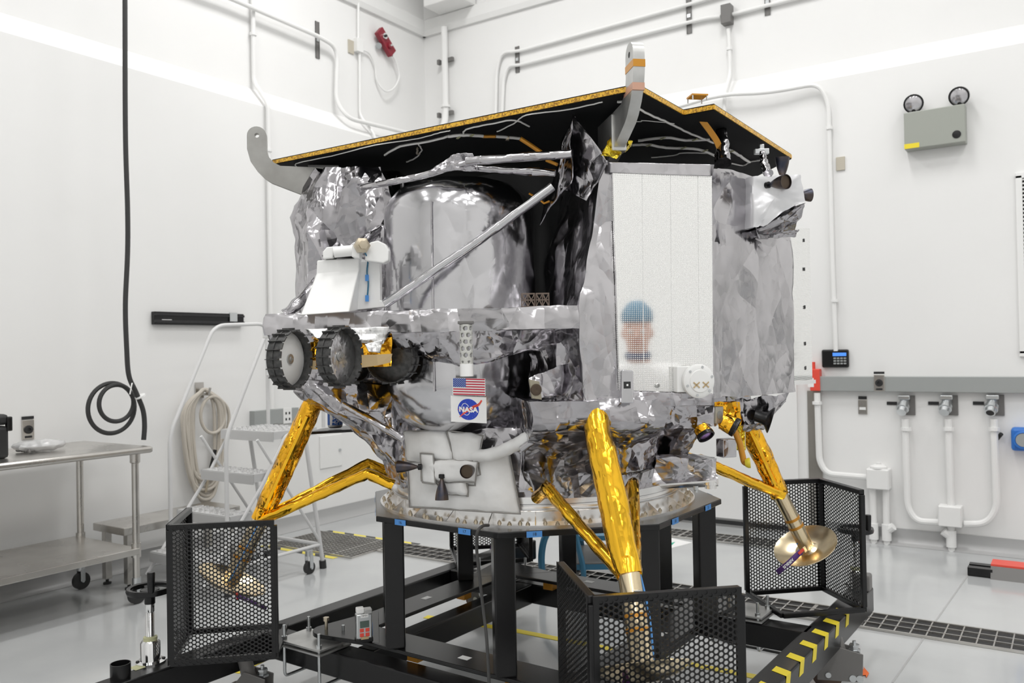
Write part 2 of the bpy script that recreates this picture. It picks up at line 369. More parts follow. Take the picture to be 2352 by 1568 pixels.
# ================================================================ the room
def slab(name, m, pts, d):
    return struct(MB().prism(pts, d).build(name, m, smooth=0))
struct(MB().box(((XL + X1) / 2, (Y0 + YR) / 2, -.05), X1 - XL + 1, YR - Y0 + 1, .1).build('floor', M['floor'], org=(0, 0, 0), smooth=0))
struct(MB().box(((XL + X1) / 2, (Y0 + YR) / 2, ZC + .05), X1 - XL + 1, YR - Y0 + 1, .1).build('ceiling', M['ceil'], smooth=0))
L1, L2 = 3.568, 3.745
slab('wall_left', M['wall'], [(XL, Y0, 0), (XL, Y0, L1), (XL - SET, Y0, L2), (XL - SET, Y0, ZC), (XL - .4, Y0, ZC), (XL - .4, Y0, 0)], (0, YR + SET - Y0, 0))
slab('wall_right', M['wall'], [(XL - .4, YR, 0), (XL - .4, YR, L1), (XL - .4, YR + SET, L2), (XL - .4, YR + SET, ZC), (XL - .4, YR + .4, ZC), (XL - .4, YR + .4, 0)], (X1 - XL + .4, 0, 0))
slab('wall_front', M['wall'], [(XL, Y0, 0), (X1, Y0, 0), (X1, Y0, ZC), (XL, Y0, ZC)], (0, -.2, 0))
slab('wall_back', M['wall'], [(X1, Y0, 0), (X1, YR, 0), (X1, YR, ZC), (X1, Y0, ZC)], (.2, 0, 0))
cov = [(0, .12), (.012, .12), (.014, .06), (.03, .022), (.07, .004), (.07, 0), (0, 0)]
struct(MB().prism([(XL + a, Y0, z) for a, z in cov], (0, YR - Y0, 0)).build('baseboard_left', M['coving'], smooth=50))
struct(MB().prism([(-1.74, YR - a, z) for a, z in cov], (X1 + 1.74, 0, 0)).build('baseboard_right', M['coving'], smooth=50))
tz = 4.86
struct(MB().prism([(XL - SET, Y0, tz), (XL - SET + .03, Y0, tz), (XL - SET + .05, Y0, tz + .05), (XL - SET + .05, Y0, tz + .16), (XL - SET, Y0, tz + .2)], (0, YR + SET - Y0, 0)).build('trim_1', M['white_paint'], smooth=0))
struct(MB().prism([(XL - SET, YR + SET, tz), (XL - SET, YR + SET - .03, tz), (XL - SET, YR + SET - .05, tz + .05), (XL - SET, YR + SET - .05, tz + .16), (XL - SET, YR + SET, tz + .2)], (X1 - XL + SET, 0, 0)).build('trim_2', M['white_paint'], smooth=0))
# big flush door in the right wall, black strip painted as the shaded gap at its foot, steel guard at its edge
dx0, dx1 = -4.2, -1.86
d = struct(MB().box(((dx0 + dx1) / 2, YR - .012, 1.06), dx1 - dx0, .03, 1.98).build('door_1', M['wall'], smooth=0, bevel=.004))
struct(MB().box(((dx0 + dx1) / 2, YR - .012, .035), dx1 - dx0, .022, .03).build('gap_shade', M['black_matte'], parent=d, smooth=0))  # no seal: black strip stands in for shade under the door
a, b = WR(1859, 1100), WR(1886, 898)
tag(MB().box((( a[0] + b[0]) / 2, YR - .01, .60), b[0] - a[0], .012, 1.08).build('corner_guard', noise_col(mat('dull_steel', (.36, .34, .31), .4, .7), (.33, .31, .28), (.40, .38, .35), 3), smooth=0, bevel=.003), 'dull steel guard strip at the door edge below the red alarm box', 'corner guard')
# ---- gratings laid on the floor, the dark pit painted beneath
def grating(x0, x1, y0, y1, px, py, label, name='floor_grating', joint=None):
    b = MB().box(((x0 + x1) / 2, (y0 + y1) / 2, .002), x1 - x0, y1 - y0, .003, mi=0)  # flat black sheet painted as the shade of a pit
    n = max(1, round((y1 - y0) / py))
    for i in range(n + 1): b.bar((x0, y0 + (y1 - y0) * i / n, .007), (x1, y0 + (y1 - y0) * i / n, .007), .009 if 0 < i < n else .014, .012, mi=1)
    n = max(1, round((x1 - x0) / px))
    for i in range(n + 1):
        x = x0 + (x1 - x0) * i / n; b.bar((x, y0, .006), (x, y1, .006), .007 if i % 14 else .02, .011, mi=1)
    return tag(b.build(name, [M['black_matte'], M['steel']], smooth=0), label, 'floor grating')
grating(-4.42, X1 - .1, 4.73, 5.0, .075, .085, 'long steel drain grating across the grey floor behind the cart')
grating(-5.32, -4.44, 4.47, 5.0, .05, .034, 'wide fine-barred floor grating in front of the step ladder by the left wall')
grating(-3.5, -1.8, 6.25, 6.5, .06, .075, 'steel drain grating in front of the white door')
def tape(name, pts, w, m, label, cat, z=.0015):
    b = MB()
    for p, q in zip(pts, pts[1:]): b.bar((p[0], p[1], z), (q[0], q[1], z), w, .002)
    return tag(b.build(name, m, smooth=0), label, cat)
hz = mat('hazard_tape', (.8, .65, .05), .5); k = NT(hz); tc = k.n('ShaderNodeTexCoord'); wv = k.n('ShaderNodeTexWave', wave_type='BANDS', bands_direction='DIAGONAL', Scale=2.6); k.l(tc.outputs['Object'], wv.inputs[0])
rp = k.n('ShaderNodeValToRGB'); rp.color_ramp.interpolation = 'CONSTANT'; rp.color_ramp.elements[0].color = (.04, .04, .04, 1); rp.color_ramp.elements[1].color = (.85, .72, .10, 1); rp.color_ramp.elements[1].position = .4; k.l(wv.outputs[0], rp.inputs[0]); k.l(rp.outputs[0], k.b.inputs['Base Color'])
tape('hazard_tape', [(-5.3, 5.06), (-4.3, 5.06)], .05, hz, 'yellow and black striped tape along the far edge of the wide grating', 'floor tape')
tape('hazard_tape', [(-5.35, 4.42), (-4.55, 4.42)], .05, hz, 'yellow and black striped tape along the near edge of the wide grating', 'floor tape')
tape('floor_line', [(-3.1, 3.70), (-2.58, 3.76), (-1.0, 3.80)], .05, M['yellow'], 'yellow tape line on the floor under the cart', 'floor tape')
p, q = PZ(540, 1545, 0), PZ(640, 1498, 0)
tape('floor_line', [p, q], .05, M['yellow'], 'short yellow tape line on the floor below the left foot cage', 'floor tape')
tape('floor_joint', [PZ(2232, 1308, 0), PZ(2050, 1568, 0)], .008, M['coving'], 'thin grey joint line running across the floor on the right', 'floor joint', z=.0008)
# green and white way-out print on the floor
e = [PZ(1440, 1252, 0), PZ(1498, 1270, 0), PZ(1590, 1246, 0), PZ(1530, 1233, 0)]
r = root('floor_sign', (e[0] + e[2]) / 2, 'white floor sign with a green arrow behind the cart', 'sign')
MB().prism(e, ZZ * .002).build('sheet', M['white_matte'], r, smooth=0)
g = lambda u, v: lerp(lerp(e[0], e[3], v), lerp(e[1], e[2], v), u) + ZZ * .0022
MB().prism([g(.15, .35), g(.15, .65), g(.62, .65), g(.62, .82), g(.9, .5), g(.62, .18), g(.62, .35)], ZZ * .0006).build('arrow', M['green'], r, smooth=0)
a = [PZ(1938, 1540, 0.004), PZ(1985, 1537, .004), PZ(1983, 1531, .004), PZ(1996, 1546, .004), PZ(1990, 1556, .004), PZ(1988, 1550, .004), PZ(1940, 1553, .004)]
tag(MB().prism(a, ZZ * .002).build('arrow_tag', M['orange'], smooth=0), 'orange paper arrow on the floor beside the caster under the striped beam', 'tag')
# ---- conduits and wall fittings
def conduit(pts, r, label, m='white_paint', rad=.06, name='conduit', straps=()):
    rt = root(name, (pts[0][0], pts[0][1], min(q[2] for q in pts)), label, 'conduit')
    MB().tube(rounded(pts, rad), r, 10).build('pipe', M[m], rt)
    for c, ax in straps: MB().lathe(c, ax, [(r, -.012), (r * 1.5, -.012), (r * 1.5, .012), (r, .012)], 10).build('coupling', M[m], rt)
    return rt
uL = XL - SET + .032; lL = XL + .024; uR = YR + SET - .032; lR = YR - .030
conduit([(uL, 4.705, ZC - .05), (uL, 4.705, L2 + .05), (lL + .012, 4.72, L1 + .02), (lL + .004, 4.72, 1.047)], .019, 'white conduit running down the left wall to the grey raceway behind the ladder', rad=.05, straps=[((lL + .01, 4.72, 3.2), ZZ), ((uL, 4.705, 4.2), ZZ)])
w = lambda px, py, o=-SET + .03: WL(px, py, o)
conduit([w(430, -40, -SET + .075), w(520, -8, -SET + .075), w(735, 85, -SET + .075), w(775, 110, -SET + .06), w(772, 235, -SET + .06), w(800, 272, -.0), w(940, 306, .015), w(968, 313, .015)], .020, 'white conduit crossing the left upper wall, bending down and along the ledge', rad=.14)
conduit([w(823, -40), w(823, 100)], .013, 'thin white conduit above the small box on the left upper wall')
conduit([w(826, 115), (uL, w(826, 238)[1], L2 + .05), (lL + .012, w(858, 300, .02)[1], L1 + .02), (lL + .004, w(858, 300, .02)[1], 2.4)], .013, 'thin white conduit below the small box, crossing the ledge', rad=.05)
tag(MB().box(w(823, 105, -SET + .03), .06, .085, .13, (1, 0, 0)).build('junction_box', M['white_paint'], smooth=0, bevel=.004), 'small white junction box on the left upper wall', 'junction box')
def plate(name, c, n, sx, sz, m, label, cat, t=.012, bev=.003):
    n = unit(n); ux = unit(np.cross(ZZ, n)); return tag(MB().box(np.asarray(c) + n * t / 2, sx, t, sz, ux, n).build(name, m, smooth=0, bevel=bev), label, cat)
plate('wall_plate', w(805, 108, -SET), (1, 0, 0), .075, .13, M['beige'], 'blank beige plate on the left upper wall beside the junction box', 'wall plate')
def strut_bracket(c, n, h, label, m='beige'):
    n = unit(n); ux = unit(np.cross(ZZ, n)); c = np.asarray(c); b = MB()
    rt = root('strut_bracket', c - ZZ * h / 2, label, 'bracket')
    b.box(c + n * .004, .045, .006, h, ux, n)
    for s in (-1, 1): b.box(c + ux * s * .02 + n * .0065, .005, .011, h, ux, n)
    b.build('channel', M['gripgrey'], rt, smooth=0); MB().box(c + n * .010, .03, .006, .03, ux, n).build('clamp', M['zinc'], rt, smooth=0)
strut_bracket(w(728, 92, -SET), (1, 0, 0), .34, 'dark channel bracket holding the conduit on the left upper wall')
rt = root('pendant_station', w(885, 120, -SET + .05), 'red pendant push-button box hanging tilted on the left upper wall', 'control box')
c0 = w(885, 97, -SET + .06); uy = unit(w(873, 76, -SET + .06) - w(897, 118, -SET + .06)); nx = V3(1, 0, 0); ux = unit(np.cross(uy, nx))
MB().box(c0, .11, .27, .05, ux, uy).build('housing', M['red'], rt, smooth=0, bevel=.006)
for s, m in ((.06, 'chrome'), (-.045, 'red')):
    MB().cyl(c0 + uy * s, c0 + uy * s + nx * .045, .034, .03, 18).build('button', M[m], rt); MB().cyl(c0 + uy * s + nx * .045, c0 + uy * s + nx * .06, .014, .012, 12).build('button_centre', M['chrome' if m == 'red' else 'black'], rt)
MB().cyl(w(870, 105, -SET), w(870, 105, -SET + .05), .03, .03, 14).build('wall_knob', M['zinc'], rt)
tag(MB().tube(spline([w(830, 114), w(848, 122), w(861, 150), w(866, 185), w(885, 209, -SET + .06), w(905, 202, -SET + .06), w(917, 175, -SET + .06), w(909, 140, -SET + .06), w(901, 128, -SET + .06)]), .010, 8).build('cable', M['white_paint']), 'white cable looping from the junction box to the red pendant box', 'cable')
wr = lambda px, py, o=-SET + .03: WR(px, py, o)
conduit([V3(wr(1139, 300)[0], uR, L2 + .05), wr(1141, 160), wr(1152, 120), wr(1190, 118), wr(1583, 10), wr(1720, -30)], .016, 'upper of two parallel white conduits on the right upper wall', rad=.16)
conduit([V3(wr(1153, 300)[0], uR, L2 + .05), wr(1157, 180), wr(1168, 150), wr(1190, 150), wr(1583, 51), wr(1620, 42), wr(1655, 38)], .016, 'lower of two parallel white conduits on the right upper wall', rad=.16)
conduit([wr(1683, 33), wr(1740, 18), wr(1800, 3), wr(1900, -22)], .016, 'white conduit leaving the grey box to the right along the upper wall')
p0, p1, p2 = wr(1673, 66), wr(1676, 118), WR(1664, 232, .02)
conduit([p0, p1, (p1[0], uR, L2 + .05), (p1[0], lR - .006, L1 + .02), (p1[0], lR, 2.4)], .016, 'white conduit dropping from the grey box down the right wall', rad=.05, straps=[(wr(1675, 112), ZZ)])
tag(MB().box(wr(1670, 34, -SET + .045), .085, .085, .16).build('junction_box', M['gripgrey'], smooth=0, bevel=.004), 'grey junction box on the right upper wall', 'junction box')
strut_bracket(wr(1189, 137, -SET), (0, -1, 0), .26, 'dark channel bracket at the left end of the parallel conduits')
strut_bracket(wr(1583, 37, -SET), (0, -1, 0), .31, 'dark channel bracket left of the grey junction box')
strut_bracket(wr(1763, 5, -SET), (0, -1, 0), .22, 'dark channel bracket right of the grey junction box')
gpts = [WR(1540, 250, .08), WR(1660, 216, .09), WR(1758, 214, .08), WR(1880, 192, .05), WR(1903, 235, .03), WR(1912, 600, .03), WR(1920, 806, .03)]
conduit(gpts, .017, 'white conduit along the ledge and down the right wall to the keypad', rad=.2, straps=[(WR(1905, 294, .03), ZZ), (WR(1917, 690, .03), ZZ)])
cp = wr(1020, 50, -SET + .07)
rt = conduit([(cp[0], cp[1], 4.88), (cp[0], cp[1], 3.95), (cp[0] + .05, lR - .06, 3.62), (cp[0] + .06, lR - .05, 2.6)], .034, 'thick white pipe standing in the room corner', rad=.06, name='pipe_riser', straps=[((cp[0], cp[1], 4.05), ZZ)])
for py in (140, 262):
    c = wr(1021, py, -SET + .04); b = MB().box(c + V3(.06, .0, 0), .11, .03, .04); b.box(c + V3(-.055, -.02, -.01), .03, .04, .05); b.build('pipe_clamp', M['gripgrey'], rt, smooth=0)
tag(MB().box(wr(1020, -20, .1) + V3(0, .09, .135), .45, .3, .52).build('duct_box', M['white_paint'], smooth=0, bevel=.01), 'white duct box at the top of the room corner', 'box')
# emergency lamp
a, b2 = WR(2081, 262), WR(2222, 332); cx = (a[0] + b2[0]) / 2; zc = 3.05; hh = .27; wdt = b2[0] - a[0]
rt = root('emergency_light', (cx, YR, zc - hh / 2), 'grey green emergency light with two round lamps high on the right wall', 'emergency light')
MB().box((cx, YR - .055, zc), wdt, .11, hh).build('housing', M['grey_box'], rt, smooth=0, bevel=.006)
for s, px, py in ((-1, 2098, 238), (1, 2203, 221)):
    c = WR(px, py, .1); ax = unit(CAM - c + V3(-.8 * s - .4, 0, -.6))
    lm = MB().lathe(c, ax, [(.012, -.075), (.045, -.06), (.066, -.02), (.068, .012), (.06, .014), (.0595, .006)], 24).build('lamp', M['black'], rt)
    MB().lathe(c, ax, [(.06, .006), (.045, .014), (.001, .018)], 24).build('lamp_glass', M['lens'], lm)
    MB().cyl(c - ax * .03 - ZZ * .04, (c[0], c[1], zc + hh / 2), .014).build('swivel', M['black'], lm)
cn = V3(cx + wdt * .36, YR - .1115, zc - hh * .28); MB().lathe(cn, (0, -1, 0), [(.028, 0), (.028, .002), (.018, .003)], 20).build('badge', M['black'], rt)
MB().box((a[0] + .05, YR - .1115, zc - hh * .42), .1, .002, .035).build('yellow_label', M['yellow'], rt, smooth=0)
plate('wall_plate', WR(1931, 376), (0, -1, 0), .065, .105, M['beige'], 'blank beige plate on the right wall left of the emergency light', 'wall plate')
rt = root('air_grille', WR(2350, 810), 'white louvred air grille at the right edge of the picture', 'grille')
x0 = WR(2337, 600)[0]; z0, z1 = WR(2340, 812)[2], WR(2340, 404)[2]
b = MB()
for s in ((x0 + .02, z0, x0 + .02, z1), (x0 + .56, z0, x0 + .56, z1), (x0, z0, x0 + .58, z0), (x0, z1, x0 + .58, z1)): b.bar((s[0], YR - .012, s[1]), (s[2], YR - .012, s[3]), .04, .024, up=(0, -1, 0))
b.build('frame', M['white_paint'], rt, smooth=0, bevel=.003)
MB().box((x0 + .29, YR - .002, (z0 + z1) / 2), .5, .003, z1 - z0 - .04).build('cavity', M['black_matte'], rt, smooth=0)
b = MB()
for i in range(44): z = z0 + .03 + (z1 - z0 - .06) * i / 43; b.bar((x0 + .04, YR - .014, z), (x0 + .54, YR - .014, z), .014, .006, up=(0, -.6, .8))
b.build('louvre', M['white_paint'], rt, smooth=0)
kp = WR(1920, 823)
rt = root('keypad', kp - ZZ * .07, 'black wall keypad with a lit blue display beside the lander', 'keypad')
MB().box(kp + V3(0, -.018, 0), .20, .036, .14).build('body', M['black'], rt, smooth=0, bevel=.012)
MB().box(kp + V3(.035, -.037, .032), .10, .003, .026).build('display', M['screen'], rt, smooth=0)
for i in range(4):
    for j in range(3): MB().box(kp + V3(-.0 + i * .025, -.038, .002 - j * .02), .018, .005, .012).build('key', M['grey_strip'], rt, smooth=0)
z0, z1 = WR(2100, 899)[2], WR(2100, 864)[2]
tag(MB().box(((-1.68 + X1 - .02) / 2, YR - .033, (z0 + z1) / 2), X1 + 1.66, .06, z1 - z0).build('raceway', M['grey_strip'], smooth=0, bevel=.004), 'long grey raceway along the right wall', 'raceway')
def round_outlet(c, n, label, sx=.075, sz=.125):
    n = unit(n); ux = unit(np.cross(ZZ, n)); c = np.asarray(c); rt = root('outlet', c - ZZ * sz / 2, label, 'outlet')
    MB().box(c + n * .006, sx, .012, sz, ux, n).build('face_plate', M['steel'], rt, smooth=0, bevel=.003)
    MB().lathe(c + n * .012, n, [(.027, 0), (.027, .008), (.012, .009), (.011, .003)], 18).build('socket', M['black_matte'], rt)
    MB().box(c + n * .006 + ZZ * (sz / 2 + .013), sx, .004, .018, ux, n).build('name_strip', M['black_matte'], rt, smooth=0)
    MB().box(c + n * .0125 - ZZ * (sz / 2 - .016), sx * .6, .002, .014, ux, n).build('legend', M['black_matte'], rt, smooth=0)
round_outlet(WR(2020, 879, .06), (0, -1, 0), 'steel outlet with a round black socket on the grey raceway')
round_outlet(WL(63, 986), (1, 0, 0), 'steel outlet with a round black socket on the left wall above the work table')
c = WR(1982, 934); rt = root('wall_socket', c - ZZ * .06, 'small steel wall plate with a white jack below the raceway', 'outlet')
MB().box(c + V3(0, -.005, 0), .065, .01, .11).build('face_plate', M['steel'], rt, smooth=0, bevel=.002)
MB().box(c + V3(0, -.012, -.012), .045, .012, .02).build('jack', M['white_paint'], rt, smooth=0); MB().box(c + V3(0, -.005, .07), .06, .008, .022).build('name_strip', M['black_matte'], rt, smooth=0)
names = ['first', 'second', 'third']
for i, px in enumerate((2079, 2176, 2281)):
    c = WR(px, 930); rt = root('wall_connector', c - ZZ * .09, ['grey metal wall connector nearest the small wall plate', 'grey metal wall connector between the two others', 'grey metal wall connector with an open end, nearest the blue gauge'][i], 'connector', 'wall connectors under the raceway')
    MB().box(c + V3(.02, -.008, 0), .1, .016, .145).build('back_plate', M['gripgrey'], rt, smooth=0, bevel=.003)
    ax = unit(V3(-.1, -.75, -.65)); MB().lathe(c + V3(0, -.01, .03), ax, [(.036, 0), (.036, .05), (.045, .052), (.045, .085), (.036, .087), (.034, .12), (.027 if i == 2 else .001, .121)], 20).build('collar', M['zinc'], rt)
    if i == 2: MB().lathe(c + V3(0, -.01, .03), ax, [(.026, .1215), (.001, .1216)], 16).build('opening', M['black_matte'], rt)
    MB().box(c + V3(.0, -.03, .058), .08, .05, .03).build('hinge', M['zinc'], rt, smooth=0, bevel=.004)
    MB().box(c + V3(-.09, -.005, .012), .07, .008, .024).build('name_strip', M['black_matte'], rt, smooth=0)
P1 = lambda px, py, o=.05: WR(px, py, o)
conduit([P1(2079, 962), P1(2084, 1165), P1(2105, 1197), P1(2158, 1199)], .024, 'white pipe from the first wall connector curving into the lower white box', rad=.14, straps=[(P1(2082, 985), ZZ)])
conduit([P1(2178, 962), P1(2184, 1160)], .024, 'white pipe straight from the middle wall connector into the lower white box', straps=[(P1(2179, 985), ZZ)])
conduit([P1(2283, 962), P1(2290, 1170), P1(2265, 1203), P1(2215, 1203)], .024, 'white pipe from the open wall connector curving into the lower white box', rad=.14, straps=[(P1(2284, 985), ZZ)])
conduit([P1(1877, 902), P1(1882, 1060), P1(1900, 1088), P1(1995, 1096)], .024, 'white pipe from the red alarm box curving into the upper white box', rad=.14, straps=[(P1(1877, 925), ZZ)])
def jbox(px0, py0, px1, py1, label, cap=False):
    a, b = WR(px0, py0, .06), WR(px1, py1, .06); c = (a + b) / 2; c[1] = YR - .055
    rt = root('conduit_box', c - ZZ * (a[2] - b[2]) / 2, label, 'junction box')
    MB().box(c, abs(b[0] - a[0]), .11, a[2] - b[2]).build('housing', M['white_paint'], rt, smooth=0, bevel=.008)
    MB().box(c + V3(0, -.057, 0), abs(b[0] - a[0]) * .92, .006, (a[2] - b[2]) * .92).build('lid', M['white_paint'], rt, smooth=0, bevel=.002)
    if cap: MB().lathe((c[0], c[1], a[2]), ZZ, [(.06, 0), (.06, .015), (.03, .03), (.018, .03), (.018, .045)], 16).build('hub', M['white_paint'], rt)
    return c, b[2]
c1, zb1 = jbox(1992, 1074, 2045, 1124, 'upper white conduit box with a round hub on the right wall', True)
c2, zb2 = jbox(2156, 1158, 2211, 1210, 'lower white conduit box under the wall connectors')
def drop(x, zb, side, label):
    rt = conduit([(x, YR - .05, zb), (x, YR - .05, .0)], .024, label)
    b = MB().tube([(x, YR - .05, .10), (x + side * .05, YR - .06, .14)], .03, 10); b.cyl((x, YR - .05, .03), (x, YR - .05, .15), .034); b.build('floor_fitting', M['white_paint'], rt)
drop(c1[0] - .045, zb1, -1, 'left of the two white pipes from the upper box to the floor'); drop(c1[0] + .045, zb1, 1, 'right of the two white pipes from the upper box to the floor'); drop(c2[0], zb2, -1, 'white pipe from the lower box to the floor')
c = WR(1868, 872, .04); rt = root('alarm_box', c - ZZ * .09, 'red alarm box at the left end of the grey raceway', 'alarm box')
MB().box(c + V3(.02, 0, 0), .075, .07, .17).build('housing', M['redb'], rt, smooth=0, bevel=.006); MB().cyl(c + V3(-.0, 0, .08), c + V3(0, 0, .14), .018).build('strobe', M['redb'], rt); MB().box(c + V3(-.01, -.036, -.02), .045, .003, .07).build('notice', M['white_matte'], rt, smooth=0)
c = WR(2352, 1008, .05); rt = root('gauge_head', c - ZZ * .09, 'blue enamelled gauge head at the right edge of the picture', 'gauge')
MB().box(c, .15, .1, .16).build('housing', M['blue'], rt, smooth=0, bevel=.02); MB().lathe(c + V3(0, -.05, 0), (0, -1, 0), [(.062, 0), (.062, .03), (.05, .034), (.048, .028), (.001, .028)], 24).build('bezel', M['blue'], rt); MB().cyl(c + V3(0, -.079, 0), c + V3(0, -.081, 0), .046, .046, 20).build('dial', M['grey_strip'], rt)
tag(MB().cyl(WR(2291, 1008, .02), WR(2300, 996, .05), .012, .014, 10).build('hook', M['black']), 'small black hook on the wall between the open connector and the blue gauge', 'hook')
# cable ramp on the floor by the right wall
o = PZ(2275, 1330, 0); uy = V3(0, 1, 0); ux = V3(1, 0, 0)
rt = root('cable_ramp', o, 'dark grey ramp block with a red lid on the floor by the right wall', 'cable ramp')
MB().prism([o, o + uy * .22, o + uy * .2 + ZZ * .075, o + uy * .04 + ZZ * .075], ux * .9).build('body', M['gripgrey'], rt, smooth=0)
MB().box(o + uy * .12 + ux * .45 + ZZ * .081, .9, .15, .012).build('lid', M['redb'], rt, smooth=0)
for s in (.05, .15): MB().box(o + uy * s - ux * .06 + ZZ * .03, .14, .06, .05).build('coupling_bar', M['black'], rt, smooth=0)
# ---- left wall
a, b2 = WL(347, 717), WL(553, 747); rt = root('wall_rail', (XL, (a[1] + b2[1]) / 2, b2[2]), 'long black rail fixed to the left wall above the step ladder', 'rail')
ym, zm, ln, ht = (a[1] + b2[1]) / 2, (a[2] + b2[2]) / 2, b2[1] - a[1], .095
MB().box((XL + .02, ym, zm), .04, ln, ht).build('body', M['black'], rt, smooth=0, bevel=.004)
b = MB(); b.box((XL + .043, ym, zm + ht * .3), .012, ln, .016); b.box((XL + .043, ym, zm - ht * .25), .012, ln, .02); b.build('lip', M['black_matte'], rt, smooth=0)
MB().box((XL + .05, ym + ln * .36, zm + .02), .012, .07, .07).build('slider', M['zinc'], rt, smooth=0); MB().box((XL + .0415, a[1] + .1, zm - .015), .002, .08, .012).build('name_strip', M['white_matte'], rt, smooth=0)
y0, y1 = WL(573, 945)[1], WL(676, 970)[1]; z0, z1 = 0.925, 1.045
rt = root('raceway', (XL, y0, z0), 'grey raceway with a power outlet on the left wall behind the ladder', 'raceway')
MB().box((XL + .03, (y0 + y1) / 2, (z0 + z1) / 2), .06, y1 - y0, z1 - z0).build('channel', M['grey_strip'], rt, smooth=0, bevel=.003)
MB().box((XL + .063, y1 - .13, (z0 + z1) / 2), .008, .09, .13).build('outlet_plate', M['white_paint'], rt, smooth=0, bevel=.002)
for s in (-.018, .018):
    for t in (-.03, .02): MB().box((XL + .068, y1 - .13 + s, (z0 + z1) / 2 + t), .003, .014, .02).build('socket', M['black_matte'], rt, smooth=0)
a, b2 = WL(733, 1002), WL(784, 1068); rt = root('access_panel', (XL, (a[1] + b2[1]) / 2, b2[2]), 'white flush access panel low on the left wall', 'access panel')
MB().box((XL + .006, (a[1] + b2[1]) / 2, (a[2] + b2[2]) / 2), .012, b2[1] - a[1], a[2] - b2[2]).build('door', M['white_paint'], rt, smooth=0, bevel=.003); MB().cyl((XL + .012, b2[1] - .03, (a[2] + b2[2]) / 2), (XL + .022, b2[1] - .03, (a[2] + b2[2]) / 2), .014).build('latch', M['zinc'], rt)
hc = WL(462, 905, .03); rt = root('hose_hook', hc - ZZ * .05, 'steel hook plate holding the beige hose on the left wall', 'hook')
MB().box(hc - V3(.02, 0, -.03), .01, .07, .12).build('plate', M['steel'], rt, smooth=0); MB().tube([hc, hc + V3(.09, 0, 0), hc + V3(.11, 0, .05)], .01).build('arm', M['steel'], rt)
b = MB(); HX = XL + .06
for i in range(9):
    w_ = .09 + .012 * (i % 4) + .01 * i; zb = .42 + .05 * ((i * 5) % 9) * .5; cx = HX + .012 * (i % 3); yc = hc[1] + .012 * math.sin(i * 2.1)
    b.tube(spline([(cx, yc - .03, hc[2] + .02), (cx, yc - w_, hc[2] - .12), (cx, yc - w_ * .95, zb + .25), (cx, yc - w_ * .5, zb), (cx, yc + w_ * .5, zb - .01), (cx, yc + w_ * .95, zb + .25), (cx, yc + w_, hc[2] - .12), (cx, yc + .03, hc[2] + .02)], 8, True), .0125, 8, closed=True)
q = hc + V3(.06, .06, -.16); b.tube([q + V3(0, .11 * math.cos(t), .14 * math.sin(t)) for t in np.linspace(0, 6.28, 28)[:-1]], .0125, 8, closed=True)
rt = root('air_hose', (HX, hc[1], .35), 'coil of beige hose hung on the left wall beside the ladder', 'hose'); b.build('coil', M['hose'], rt)
MB().cyl((HX + .05, hc[1] + .06, .78), (HX + .05, hc[1] + .0, .60), .014, .011).build('coupler', M['black'], rt); MB().cyl((HX + .05, hc[1] + .0, .60), (HX + .05, hc[1] - .03, .47), .012, .008).build('brass_nozzle', M['brass'], rt)
# ---- hanging black cable with its coil
bx = lambda px, py: PN(px, py, (-5.1, 0, 0), (1, 0, 0))
pts = [bx(286, -400), bx(287, 0), bx(288, 300), bx(293, 480), bx(293, 580), bx(288, 700), bx(291, 800), bx(296, 862), bx(312, 900), bx(328, 940), bx(332, 975), bx(330, 1010)]
tag(MB().tube(spline(pts, 8), .0155, 10).build('power_cable', M['rubber']), 'thick black cable hanging from the ceiling to the end of the work table', 'cable')
cc = bx(279, 938) + V3(-.11, 0, 0); uz = ZZ; uy = V3(0, 1, 0); k1 = .159; b = MB()
b.tube([cc + uy * k1 * math.cos(t) + uz * k1 * 1.02 * math.sin(t) for t in np.linspace(0, 6.283, 44)[:-1]], .0145, 8, closed=True)
cc2 = bx(283, 926); k2 = .118
b.tube([cc2 + V3(-.075, 0, 0) + uy * k2 * math.cos(t) + uz * k2 * math.sin(t) for t in np.linspace(0, 6.283, 40)[:-1]], .0145, 8, closed=True)
rt = root('cable_coil', cc - ZZ * .17, 'black cable coiled in two loops at the left wall', 'cable'); b.build('loop', M['rubber'], rt)
b = MB().tube([bx(297, 880) + V3(.03, 0, 0), bx(292, 884) + V3(.05, 0, 0), bx(288, 905) + V3(.05, 0, 0)], .004, 6); b.lathe(bx(322, 910), unit(V3(0, .5, -1)), [(.034, -.005), (.034, .005)], 14); b.build('cable_tie', M['white_matte'], rt)
# ---- stainless work table
def caster(mb_w, mb_f, x, y, z, r=.05):
    mb_w.lathe((x - .016, y, r), (1, 0, 0), [(r * .55, 0), (r, .002), (r, .03), (r * .55, .032)], 20)
    mb_f.bar((x - .024, y, r), (x - .024, y, z), .03, .004, up=(1, 0, 0)); mb_f.bar((x + .024, y, r), (x + .024, y, z), .03, .004, up=(1, 0, 0)); mb_f.cyl((x, y, z - .008), (x, y, z + .03), .026)
    mb_f.cyl((x - .03, y, r), (x + .03, y, r), .009)
ty1 = 3.08; ty0 = 0.9; tx0, tx1 = -5.48, -4.72; tz = PN(330, 1022, (0, ty1, 0), (0, 1, 0))[2]
rt = root('work_table', ((tx0 + tx1) / 2, (ty0 + ty1) / 2, 0), 'stainless steel work table on casters along the left wall', 'table')
MB().box(((tx0 + tx1) / 2, (ty0 + ty1) / 2, tz - .02), tx1 - tx0, ty1 - ty0, .04).build('table_top', M['steel'], rt, smooth=30, bevel=.014)
sz = PN(297, 1268, (-4.78, 0, 0), (1, 0, 0))[2]
